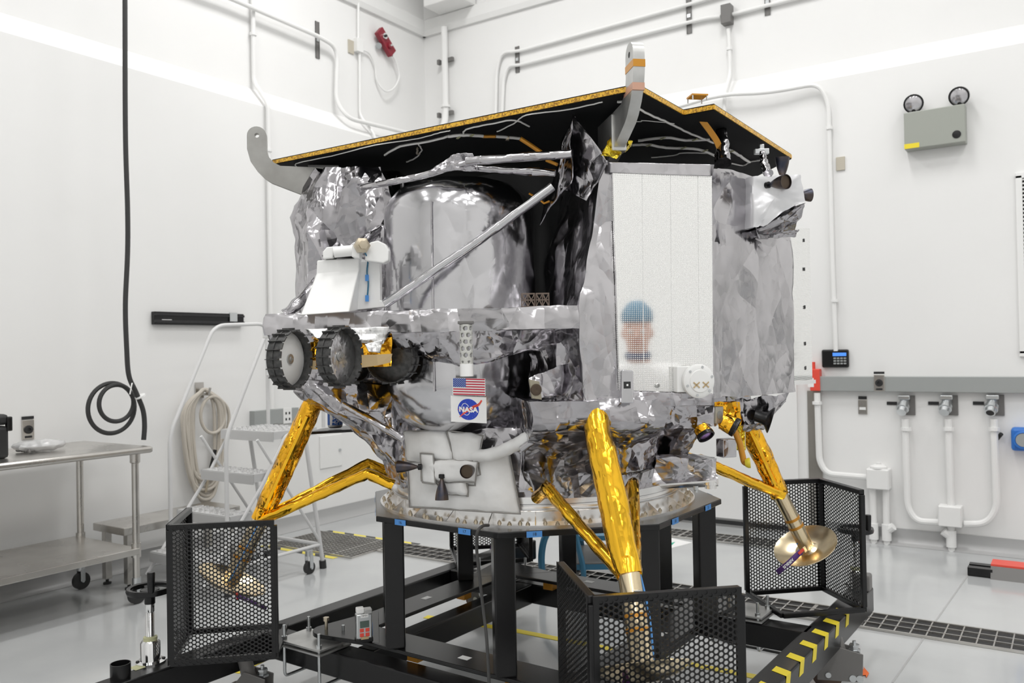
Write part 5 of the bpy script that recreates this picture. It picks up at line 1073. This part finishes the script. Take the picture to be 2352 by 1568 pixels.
# ---- lifting brackets
prof = [(1.16, 2.384), (1.16, 2.332), (1.147, 2.282), (1.123, 2.246), (1.093, 2.215), (1.066, 2.197), (.996, 2.170), (.80, 2.095), (.80, 2.262), (.925, 2.263), (1.030, 2.266), (1.056, 2.279), (1.076, 2.302), (1.083, 2.329), (1.083, 2.386)]
arc = [(1.1215 + .0385 * math.cos(a), 2.386 + .0385 * math.sin(a)) for a in np.linspace(math.pi, 0, 13)]
def plate_poly(outer, hole, d, t, th, x0, name, m, par):
    q = lambda r, z, s: LC + d * r + t * (s + x0) + ZZ * z
    bm = bmesh.new(); vo = [bm.verts.new((r, z, 0)) for r, z in outer]; e = [bm.edges.new((vo[i], vo[(i + 1) % len(vo)])) for i in range(len(vo))]
    vh = [bm.verts.new((hole[0] + hole[2] * math.cos(a), hole[1] + hole[2] * math.sin(a), 0)) for a in np.linspace(0, 6.2832, 17)[:-1]]; e += [bm.edges.new((vh[i], vh[(i + 1) % 16])) for i in range(16)]
    res = bmesh.ops.triangle_fill(bm, use_beauty=True, edges=e); bm.verts.index_update(); vs = [v.co.copy() for v in bm.verts]; fs = [[v.index for v in f.verts] for f in bm.faces]; bm.free()
    b = MB(); n = len(vs); V = [q(v.x, v.y, -th / 2) for v in vs] + [q(v.x, v.y, th / 2) for v in vs]
    F = [tuple(f) for f in fs] + [tuple(i + n for i in f[::-1]) for f in fs]; no_ = len(outer)
    F += [(i, (i + 1) % no_, n + (i + 1) % no_, n + i) for i in range(no_)] + [(no_ + i, no_ + (i + 1) % 16, n + no_ + (i + 1) % 16, n + no_ + i) for i in range(16)]
    return b.add(V, F).build(name, m, par, smooth=35)
out = arc[::-1] + prof[::-1][1:-1]
out = [(r, z) for r, z in [(1.083, 2.386)] + arc[1:-1] + [(1.16, 2.384)] + prof[1:-1]]
lb1_ = plate_poly(out, (1.121, 2.388, .0095), -EX, EY, .03, -.03, 'lifting_bracket', M['alum_dull'], lander)
q = LC - EX * .918 + ZZ * 2.262 - EY * .017 + EY * (-.03)
tg = MB().prism([LC - EX * r + EY * (.03 - .0) * 0 + ZZ * z + (-EY) * .0165 + EY * .03 for r, z in ((.925, 2.262), (.80, 2.262), (.80, 2.285), (.925, 2.285))], EY * .03).build('bracket_tab', M['alum'], lb1_, smooth=0)
def write(s, size, o, ux, uy, par, m='black_matte', name='marking'):
    b = MB(); text(b, s, size, o, ux, uy); return b.build(name, M[m], par, smooth=0)
fo_ = LC + EY * (.03 - .0158)
write('SN 3', .016, LC - EX * .906 + ZZ * 2.262 + EY * (.0135 - .0) , EX, ZZ, lb1_); write('C', .036, LC - EX * .888 + ZZ * 2.222 + EY * (.0135), EX, ZZ, lb1_)
lb2_ = plate_poly(out, (1.121, 2.388, .0095), -EY, EX, .036, .125, 'lifting_bracket', M['alum'], lander)
def band(r0, z0, r1, z1, par, m, th=.038, x0=.125):       # tape wrapped round the near bracket
    q = lambda r, z: LC - EY * r + EX * x0 + ZZ * z
    MB().bar(q(r0, z0), q(r1, z1), th, .022, up=ZZ).build('tape_band', m, par, smooth=0)
band(1.081, 2.352, 1.162, 2.352, lb2_, M['kapton']); band(1.062, 2.285, 1.152, 2.285, lb2_, M['copper'])
MB().box(LC - EY * .86 + EX * .125 + ZZ * 2.20, .05, .17, .12, EX, EY).build('bracket_foot', M['alum'], lb2_, smooth=0, bevel=.004)
# ---- camera boxes, lenses, cable and dish low on the right; camera box at the centre
b = loft([[P(1214, 868, 2.74), P(1222, 915, 2.74), P(1246, 912, 2.76), P(1238, 858, 2.76)], [P(1290, 838, 2.80), P(1292, 905, 2.80), P(1318, 900, 2.9), P(1316, 838, 2.9)]], [16], [10, 8, 10, 8], 101, .014, .07)
cb = b.build('camera_box', F_, lander, smooth=50)
c4 = [P(1213, 871, 2.735), P(1220, 915, 2.735), P(1242, 918, 2.75), P(1236, 876, 2.75)]
MB().prism(c4, unit(np.cross(c4[1] - c4[0], c4[3] - c4[0])) * .01).build('camera_frame', mat('dull_brass', (.36, .33, .25), .4, .6), cb, smooth=0, bevel=.002)
cm = sum(c4) / 4; nn_ = unit(np.cross(c4[1] - c4[0], c4[3] - c4[0])); nn_ = nn_ if nn_.dot(CAM - cm) > 0 else -nn_
MB().lathe(cm + nn_ * .008, nn_, [(.019, 0), (.019, .006), (.014, .007), (.001, .004)], 20).build('lens', M['nozzle_in'], cb)
b = loft([[P(1525, 935, 2.95), P(1640, 930, 2.93), P(1642, 980, 2.93), P(1528, 985, 2.95)], [P(1530, 930, 3.12), P(1645, 925, 3.12), P(1648, 975, 3.12), P(1535, 980, 3.12)]], [8], [20, 9, 20, 9], 102, .016, .07)
cb2 = b.build('camera_box', F_, lander, smooth=50)
c4 = [P(1644, 934, 2.93), P(1662, 933, 2.96), P(1661, 971, 2.96), P(1645, 973, 2.93)]; nn_ = unit(np.cross(c4[1] - c4[0], c4[3] - c4[0])); nn_ = nn_ if nn_.dot(CAM - c4[0]) > 0 else -nn_
MB().prism(c4, -nn_ * .03).build('camera_frame', mat('pale_frame', (.55, .53, .45), .4, .4), cb2, smooth=0, bevel=.002)
MB().lathe(sum(c4) / 4 + nn_ * .001, nn_, [(.015, 0), (.012, .001), (.001, .001)], 18).build('lens', M['grey_strip'], cb2)
ab = loft([[P(1642, 924, 3.0), P(1700, 922, 3.0), P(1702, 975, 3.0), P(1650, 985, 3.0)], [P(1645, 922, 3.12), P(1700, 920, 3.12), P(1700, 970, 3.12), P(1655, 980, 3.12)]], [8], [14, 12, 14, 12], 103, .012, .05).build('amber_wrap', M['gold'], lander, smooth=50)
def lens_barrel(c, ax, r, L, glass=True):
    ax = unit(ax); o = MB().lathe(c, ax, [(r * .8, -L), (r * .92, -L * .5), (r, -.012), (r, 0), (r * .82, .001), (r * .8, -.006)], 26).build('lens_barrel', M['black'], ab)
    MB().lathe(c, ax, [(r * .86, -L * 1.5), (r * .95, -L * .45)], 18).fold(.006, .03, 5).build('amber_sleeve', M['gold'], o, smooth=50); MB().lathe(c - ax * .008, ax, [(r * .8, 0), (r * .5, .004), (.001, .006)], 22).build('lens_glass', M['purple_lens'] if glass else M['black'], o)
lens_barrel(P(1623, 1003, 2.90), CW * .35 - FW * .6 - ZZ * .75, .031, .026); lens_barrel(P(1692, 983, 2.92), CW * .85 - FW * .35 - ZZ * .5, .034, .034, False)
dc = P(1771, 965, 3.02); da = unit(CW * .93 - ZZ * .30 - FW * .25)
MB().lathe(dc, da, [(.020, -.06), (.022, -.03), (.026, -.018), (.046, -.004), (.048, 0), (.046, .001), (.022, -.010), (.001, -.012)], 30).build('horn_dish', M['black'], lander)
loft([[P(1690, 915, 3.0), P(1810, 905, 3.12), P(1805, 920, 3.2), P(1690, 930, 3.1)], [P(1705, 980, 3.0), P(1752, 972, 3.05), P(1752, 985, 3.15), P(1710, 990, 3.1)]], [12], [18, 8, 16, 8], 104, .04, .09).build('film_bundle', F_, lander, smooth=50)
MB().tube(rounded([P(1686, 985, 2.98), P(1700, 1020, 2.98), P(1709, 1062, 2.98), P(1718, 1064, 2.96)], .01), .011, 12).build('amber_cable', M['kapton'], lander)
MB().lathe(P(1718, 1063, 2.965), unit(CW + ZZ * .1 - FW * .3), [(.012, -.01), (.018, 0), (.018, .008), (.001, .009)], 18).build('yellow_plug', mat('yellow_plastic', (.75, .62, .05), .35), lander)
MB().box(P(1668, 1028, 3.05), .055, .05, .065, unit(CW + FW * .3)).fold(.004, .05, 6).build('film_box', FT, lander, smooth=0, bevel=.003)
MB().box(P(1702, 1005, 3.1), .03, .02, .09, unit(CW * .9 - FW * .4)).build('yellow_film', M['gold_yellow'], lander, smooth=0)
b = loft([[P(1505, 1052, 2.98), P(1645, 1055, 2.94), P(1646, 1108, 2.94), P(1500, 1112, 2.98)], [P(1510, 1035, 3.14), P(1640, 1050, 3.14), P(1640, 1100, 3.14), P(1505, 1105, 3.14)]], [8], [26, 10, 26, 10], 105, .022, .09); hb = b.build('bracket_housing', F_, lander, smooth=50)
MB().prism([P(1515, 1112, 2.96), P(1645, 1102, 2.93), P(1650, 1112, 2.95), P(1640, 1114, 3.05), P(1520, 1118, 3.08)], -ZZ * .006).build('latch_plate', M['ring'], hb, smooth=0)
MB().lathe(P(1632, 1112, 2.96), -ZZ, [(.026, -.018), (.026, 0), (.02, .002), (.02, .014)], 24).build('latch_ring', M['ring'], hb); MB().lathe(P(1598, 1115, 2.97), -ZZ, [(.009, 0), (.009, .014), (.006, .016), (.006, .024)], 10).build('latch_bolt', M['zinc'], hb)
# lattice cubes on the deck
def lattice(c, s, name='lattice_cube'):
    b = MB(); h = s / 2; c = np.asarray(c); q = lambda x, y, z: c + CW * x * h + FW * y * h + ZZ * (z + 1) * h
    for f in range(4):
        a = [(-1, -1), (1, -1), (1, 1), (-1, 1)]; (x0, y0), (x1, y1) = a[f], a[(f + 1) % 4]
        for p0, p1 in (((0, -1), (1, -1)), ((0, 1), (1, 1)), ((0, -1), (0, 1)), ((0, -1), (.5, 1)), ((1, -1), (.5, 1)), ((0, 0), (1, 0)), ((.5, -1), (.5, 1)), ((0, 1), (.5, -1)), ((1, 1), (.5, -1))):
            g = lambda t: q(x0 + (x1 - x0) * t[0], y0 + (y1 - y0) * t[0], t[1]); b.bar(g(p0), g(p1), .0022, .0022)
    return b.build(name, mat('bronze_lattice', (.22, .17, .14), .45, .5), lander, smooth=0)
for px in (1213, 1246): lattice(atz(P(px, 700, 2.83), 1.645), .043)
# ---- four legs
def leg(d, t, x0, seed):
    d, t = np.asarray(d), np.asarray(t); q = lambda r, s, z: LC + d * r + t * (s + x0) + ZZ * z
    A, K, B = q(.915, -.04 if seed == 112 else 0, 1.30), q(1.135, 0, .825), q(1.262, 0, .575)
    lg = MB(); p = [lerp(A, K, i / 30) for i in range(31)]; lg.tube(p, [.040 + .006 * math.sin(i / 30 * 3.1) for i in range(31)], 22); o = lg.fold(.011, .085, seed).build('leg', M['gold'] if seed != 112 else M['gold_smooth'], lander, smooth=50)
    part_label(o, 'landing leg wrapped in amber film with a gold dish foot')
    MB().tube([lerp(A, K, .12) + unit(CAM - A) * .044, lerp(A, K, .5) + unit(CAM - K) * .047, lerp(A, K, .9) + unit(CAM - K) * .045], .012, 6).fold(.004, .05, seed + 3).build('film_seam', M['gold_smooth'], o, smooth=50)
    ax = unit(B - K); MB().cyl(K, B, .034, .034, 28).build('lower_tube', M['pad'], o)
    for u in (.44, .58): MB().lathe(lerp(K, B, u), ax, [(.0345, -.006), (.0352, -.006), (.0352, .006), (.0345, .006)], 28).build('tape_ring', M['kapton'], o)
    pn = unit(ZZ * .9 - d * .43 - (FW * .22 if seed == 113 else 0)); pc = B - ZZ * .01
    MB().lathe(pc, pn, [(.05, .012), (.03, .02), (.001, .022)], 26).build('pad_hub', M['pad'], o)
    MB().lathe(pc, pn, [(.001, -.016), (.05, -.014), (.10, .002), (.135, .022), (.1435, .03), (.1425, .033), (.134, .027), (.10, .0075), (.05, -.008), (.001, -.010)], 48).build('foot_pad', M['pad'], o)
    MB().box(pc + pn * .025, .05, .05, .03, t, unit(np.cross(pn, t))).build('pad_joint', M['pad'], o, smooth=0, bevel=.003)
    MB().tube(spline([K + t * .035, lerp(K, B, .4) + t * .043, lerp(K, B, .8) + t * .037, B + t * .03 + pn * .02, B - d * .04 + pn * .03], 6), .0035, 6).build('blue_wire', M['blue_tape'], o)
    if seed == 112: MB().box(lerp(K, B, .22) - FW * .036 + CW * .012, .022, .008, .05, CW, FW).build('strain_gauge', M['zinc'], o, smooth=0, bevel=.001)
    for s in (-1, 1):
        T0, T1 = q(.60, s * .17, .97), q(.70, s * .155, 1.02); st = spline([K + t * s * .018 + ZZ * .01, lerp(K, T1, .5) + t * s * .01, T1, T0], 12) if s else None
        st = [lerp(K + t * s * .02, T1, i / 22) for i in range(23)] + [lerp(T1, T0, i / 6) for i in range(1, 7)]
        MB().tube(st, [.021] * 21 + [.022] * 8, 14).fold(.007, .05, seed + 10 + s).build('side_strut', M['gold_smooth'], o, smooth=55)
    return o, q, pc, pn
legs = {'left': leg(-EX, -EY, 0, 111), 'near': leg(-EY, EX, .07, 112), 'right': leg(EX, EY, 0, 113), 'far': leg(EY, -EX, 0, 114)}
# remove-before-flight ribbons clipped to the feet
def ribbon(pts, w, label, wdir, textflip=1):
    r = root('foot_ribbon', pts[-1], label, 'ribbon'); wdir = unit(wdir); p = [np.asarray(q, float) for q in pts]
    V = []; 
    for q in p: V += [q - wdir * w / 2, q + wdir * w / 2]
    MB().add(V, [(2 * i, 2 * i + 1, 2 * i + 3, 2 * i + 2) for i in range(len(p) - 1)]).build('ribbon', M['purple'], r, smooth=40, solid=.0012)
    MB().box(p[0], .012, .008, .03, wdir).build('red_clip', M['redb'], r, smooth=0, bevel=.002)
    d = unit(p[-1] - p[0]); n = unit(np.cross(d, wdir)); n = n if n.dot(CAM - p[0]) > 0 else -n; up = np.cross(n, d)
    b = MB(); text(b, 'AIRBUS', w * .72, lerp(p[0], p[-1], .55) + n * .004, d, up, bold=.0006); b.build('lettering', M['white_matte'], r, smooth=0); return r
ribbon([P(1840, 1266, 3.60), P(1815, 1290, 3.60), P(1785, 1315, 3.60)], .024, 'purple lettered ribbon hanging from the right foot over its gold dish', unit(CW * .65 - ZZ * .76))
ribbon([P(545, 1368, 3.29), P(580, 1383, 3.30), P(612, 1398, 3.32)], .022, 'purple ribbon with a red clip on the left foot inside its cage', unit(FW + ZZ * .35))
ribbon([P(1440, 1560, 2.36), P(1430, 1585, 2.33), P(1425, 1620, 2.31)], .022, 'purple ribbon with a red clip on the near foot', CW)
ribbon([P(1152, 1235, 4.80), P(1140, 1246, 4.78), P(1126, 1258, 4.77)], .024, 'purple ribbon with a red clip on the far foot behind the columns', unit(ZZ + CW * .3))
# ---- drinks-can capsule on its shelf
sh = MB().prism([P(712, 991, 3.66), P(820, 985, 3.66), P(905, 978, 3.9), P(830, 972, 4.1), P(735, 984, 3.95)], -ZZ * .012).build('payload_shelf', M['black'], lander, smooth=0, bevel=.002)
cz = P(770, 982, 3.78); can = root('drink_can', cz, 'blue and white drinks can standing on the small shelf behind the left leg', 'can'); cr = .033
MB().lathe(cz, ZZ, [(.026, 0), (.0315, .005), (cr, .012), (cr, .113), (.028, .122), (.026, .124), (.026, .121), (.001, .120)], 36).build('body', M['alum'], can)
fw_ = unit((CAM - cz) * (1, 1, 0)); rt_ = np.cross(ZZ, fw_)
def on_can(x, z, k): a = x / cr; return cz + (fw_ * math.cos(a) + rt_ * math.sin(a)) * (cr + k) + ZZ * z
b = MB(); n = 40
b.add([on_can(cr * (i / n * 5.2 - 2.6), z, .0006) for z in (.014, .110) for i in range(n + 1)], [(i, i + 1, n + 2 + i, n + 1 + i) for i in range(n)], 0)
n = 14; b.add([on_can(-.024 + .01 * i / n * (1 + .2 * math.sin(k * .3)), .014 + .096 * k / 16, .0012) for k in range(17) for i in range(n + 1)], [(k * (n + 1) + i, k * (n + 1) + i + 1, (k + 1) * (n + 1) + i + 1, (k + 1) * (n + 1) + i) for k in range(16) for i in range(n)], 1)
for s, xo in (('POCARI', .013), ('SWEAT', -.009)):
    V, F = textmesh(s, .026); b.add([on_can(xo + v[1], .062 - v[0], .0016) for v in V], F, 1)
b.build('label', [M['can_blue'], M['white_matte']], can, smooth=40)
# ---- small rover hung under the left of the deck
rov = root('rover', P(780, 890, 2.85), 'small four-wheeled rover hung under the left of the deck', 'rover')
WN = unit(CW * .82 - FW * .57)
def wheel(c, n, face, label=None, R=.0925, L=.047):
    c = np.asarray(c); n = unit(n); x = unit(np.cross(n, ZZ)); y = np.cross(x, n); K = 20
    b = MB().lathe(c, n, [(R - .004, -L), (R, -L), (R, 0), (R - .003, 0), (R - .004, -L + .004)], 60, closed=True)
    b.lathe(c - n * L * .5, n, [(R, -.002), (R + .0035, -.002), (R + .0035, .002), (R, .002)], 60, closed=True)
    for i in range(K): a = i * 2 * math.pi / K; d = x * math.cos(a) + y * math.sin(a); b.bar(c + d * (R + .003) - n * L, c + d * (R + .003), .0022, .012, up=d)
    o = b.build('wheel', M['carbon'], rov, smooth=40)
    if label: part_label(o, label)
    d = MB().lathe(c - n * .022, n, [(R - .003, -.003), (R - .006, 0), (.02, .001), (.001, .001)], 48)
    if face == 'foil': d.fold(.0015, .02, 3)
    d.build('wheel_disc', {'white': M['white_matte'], 'foil': M['foil_fine'], 'dark': M['carbon']}[face], o, smooth=50)
    if face != 'dark':
        MB().lathe(c - n * .020, n, [(.0165, 0), (.0165, .004), (.008, .005), (.007, .009), (.004, .009), (.003, .005)], 20).build('hub', M['alum'], o)
    # notched free edge of the tread
    nb = MB()
    for i in range(K): a = (i + .5) * 2 * math.pi / K; q = x * math.cos(a) + y * math.sin(a); nb.box(c + q * (R - .001) + n * .004, .022, .004, .008, np.cross(n, q), q)
    nb.build('tread_plate', M['carbon'], o, smooth=0); return o
wheel(P(678, 824, 2.76), CW * .948 - FW * .317, 'white', 'leftmost wheel with a plain white disc'); wheel(P(793, 818, 2.74), CW * .913 - FW * .407, 'foil', 'wheel with a crinkled silver disc')
wheel(P(895, 819, 2.96), unit(-FW - CW * .35), 'dark', 'dark wheel seen from its inner side'); wheel(P(800, 820, 3.18), unit(-CW * .93 + FW * .36), 'dark')
loft([[P(712, 785, 2.86), P(900, 775, 2.92), P(905, 775, 3.15), P(720, 785, 3.15)], [P(712, 846, 2.86), P(898, 840, 2.92), P(900, 840, 3.15), P(722, 846, 3.15)]], [8], [22, 10, 18, 10], 121, .014, .06).build('body', M['gold'], rov, smooth=50)
sheet([P(700, 755, 2.84), P(905, 750, 2.90), P(880, 790, 2.89), P(730, 780, 2.83)], 122, .03, .07, 18, FF, 'film_cover', rov)
sheet([P(838, 790, 2.82), P(880, 780, 2.84), P(872, 810, 2.84), P(846, 808, 2.82)], 124, .02, .04, 12, FF, 'film_cover', rov)
b = MB(); tw = [P(831, 815, 2.80), P(865, 814, 2.79), P(901, 812, 2.80), P(897, 832, 2.80), P(868, 839, 2.79), P(831, 844, 2.80)]
b.prism(tw, FW * .002).build('tan_tape', M['tan'], rov, smooth=0)
MB().box(P(719, 838, 2.85), .02, .004, .03, CW, FW).build('tan_tape', M['tan'], rov, smooth=0)
MB().box(P(617, 762, 3.02), .035, .035, .045, CW, FW).build('deck_end_block', M['white_matte'], lander, smooth=0, bevel=.002)
# ================================================================ the person seen mirrored in the panel
def mirror_at(px, py, dist):
    h = PN(px, py, fq, EN); d = unit(ray(px, py)); r = d - 2 * d.dot(EN) * EN; return h + r * dist
hd = mirror_at(1464, 762, 2.15)
def skin(name, nodes, edges, m, parent, sub=2):
    me = bpy.data.meshes.new(name); o0 = ORG[parent.name]
    me.from_pydata([(np.asarray(p) - o0).tolist() for p, r in nodes], edges, []); me.materials.append(m)
    o = bpy.data.objects.new(name, me); COL.objects.link(o); o.parent = parent; ORG[o.name] = o0
    sk = o.modifiers.new('skin', 'SKIN'); sk.use_smooth_shade = True
    for i, (p, r) in enumerate(nodes):
        v = me.skin_vertices[0].data[i]; v.radius = r if hasattr(r, '__len__') else (r, r); v.use_root = i == 0
    s = o.modifiers.new('round', 'SUBSURF'); s.levels = sub; s.render_levels = sub
    return o
ground = atz(hd, 0); pf_ = unit(atz(fq - hd, 0)); pr = np.cross(pf_, ZZ)            # faces the panel; pr = the person's right
per = root('person', ground, 'person in a white coverall and blue hair cover facing the mirror panel', 'person')
q = lambda r, f, z: ground + pr * r + pf_ * f + ZZ * z
HZ = hd[2]
body = [(q(0, -.06, .93), (.15, .11)), (q(0, -.05, 1.12), (.14, .10)), (q(0, -.03, 1.30), (.155, .105)), (q(0, -.01, HZ - .20), (.09, .07)), (q(0, .01, HZ - .12), .055), (q(0, .03, HZ - .05), (.078, .092)), (q(0, .03, HZ + .02), (.092, .105)), (q(0, .02, HZ + .10), (.085, .10))]
ed = [(i, i + 1) for i in range(7)]
arms = []
def chain(nodes, edges, start, pts):
    p = start
    for n in pts: nodes.append(n); edges.append((p, len(nodes) - 1)); p = len(nodes) - 1
    return p
for s in (-1, 1):
    w = chain(body, ed, 2, [(q(s * .17, -.02, HZ - .24), .062), (q(s * .24, .04, 1.12), .048), (q(s * .16, .26, 1.02), .034), (q(s * .14, .32, 1.03), (.042, .022))])
    for k in range(4):
        o = (k - 1.5) * .021; L = (.036, .043, .046, .040)[k]
        chain(body, ed, w, [(q(s * .14 + o, .375, 1.03), .0095), (q(s * .14 + o * 1.1, .375 + L * .8, 1.02), .0088), (q(s * .14 + o * 1.1, .375 + L * 1.3, .995), .008)])
    chain(body, ed, w, [(q(s * .14 - s * .045, .335, 1.02), .011), (q(s * .14 - s * .06, .37, 1.005), .0095)])
    chain(body, ed, 0, [(q(s * .10, -.05, .86), .10), (q(s * .11, -.01, .48), .062), (q(s * .11, -.05, .10), .045), (q(s * .115, .10, .035), (.045, .03))])
skin('body', body, ed, M['skin'], per)
suit = [(q(0, -.06, .93), (.185, .145)), (q(0, -.05, 1.12), (.18, .14)), (q(0, -.03, 1.30), (.19, .14)), (q(0, -.01, HZ - .20), (.115, .095)), (q(0, .0, HZ - .155), (.075, .075))]
se = [(0, 1), (1, 2), (2, 3), (3, 4)]
for s in (-1, 1):
    chain(suit, se, 2, [(q(s * .18, -.02, HZ - .25), .085), (q(s * .25, .04, 1.12), .072), (q(s * .165, .24, 1.025), .055)])
    chain(suit, se, 0, [(q(s * .11, -.05, .84), .13), (q(s * .115, -.01, .48), .095), (q(s * .115, -.05, .12), .085)])
skin('coverall', suit, se, M['coat'], per)
MB().lathe(q(0, 0, HZ - .16), ZZ, [(.07, 0), (.078, .02), (.07, .045), (.06, .04)], 24).build('collar', mat('dark_blue_collar', (.03, .06, .14), .7), per)
b = MB().sphere((0, 0, 0), 1, 36, 18, sc=(.092, .115, .105)); b.fold(.012, .045, 7)
Vc = np.concatenate(b.v); Vc[:, 2] = np.maximum(Vc[:, 2], -.02); b.v = [np.array([q(v[0], .02 + v[1], HZ + .075 + v[2]) for v in Vc])]
b.build('hair_cover', M['cap'], per, smooth=60)
f = MB()
for s in (-1, 1): f.sphere(q(s * .032, .108, HZ + .0), .013, 12, 8, mi=1); f.sphere(q(s * .032, .119, HZ + .0), .006, 8, 6, mi=2); f.tube([q(s * .052, .098, HZ + .026), q(s * .034, .112, HZ + .03), q(s * .016, .112, HZ + .026)], .004, 6, mi=2); f.sphere(q(s * .074, .015, HZ - .01), 1, 12, 8, sc=(.012, .02, .03))
f.tube([q(0, .108, HZ + .012), q(0, .127, HZ - .025), q(0, .122, HZ - .033)], [.008, .013, .008], 8)
f.tube([q(-.024, .106, HZ - .062), q(0, .114, HZ - .06), q(.024, .106, HZ - .062)], [.004, .007, .004], 8, mi=3)
f.build('face', [M['skin'], M['white_matte'], M['black_matte'], mat('lips', (.45, .18, .16), .5)], per, smooth=60)
for s in (-1, 1): MB().lathe(q(s * .115, .02, .0), ZZ, [(.06, 0), (.066, .02), (.058, .08), (.05, .09)], 16).build('shoe_cover', M['coat'], per)
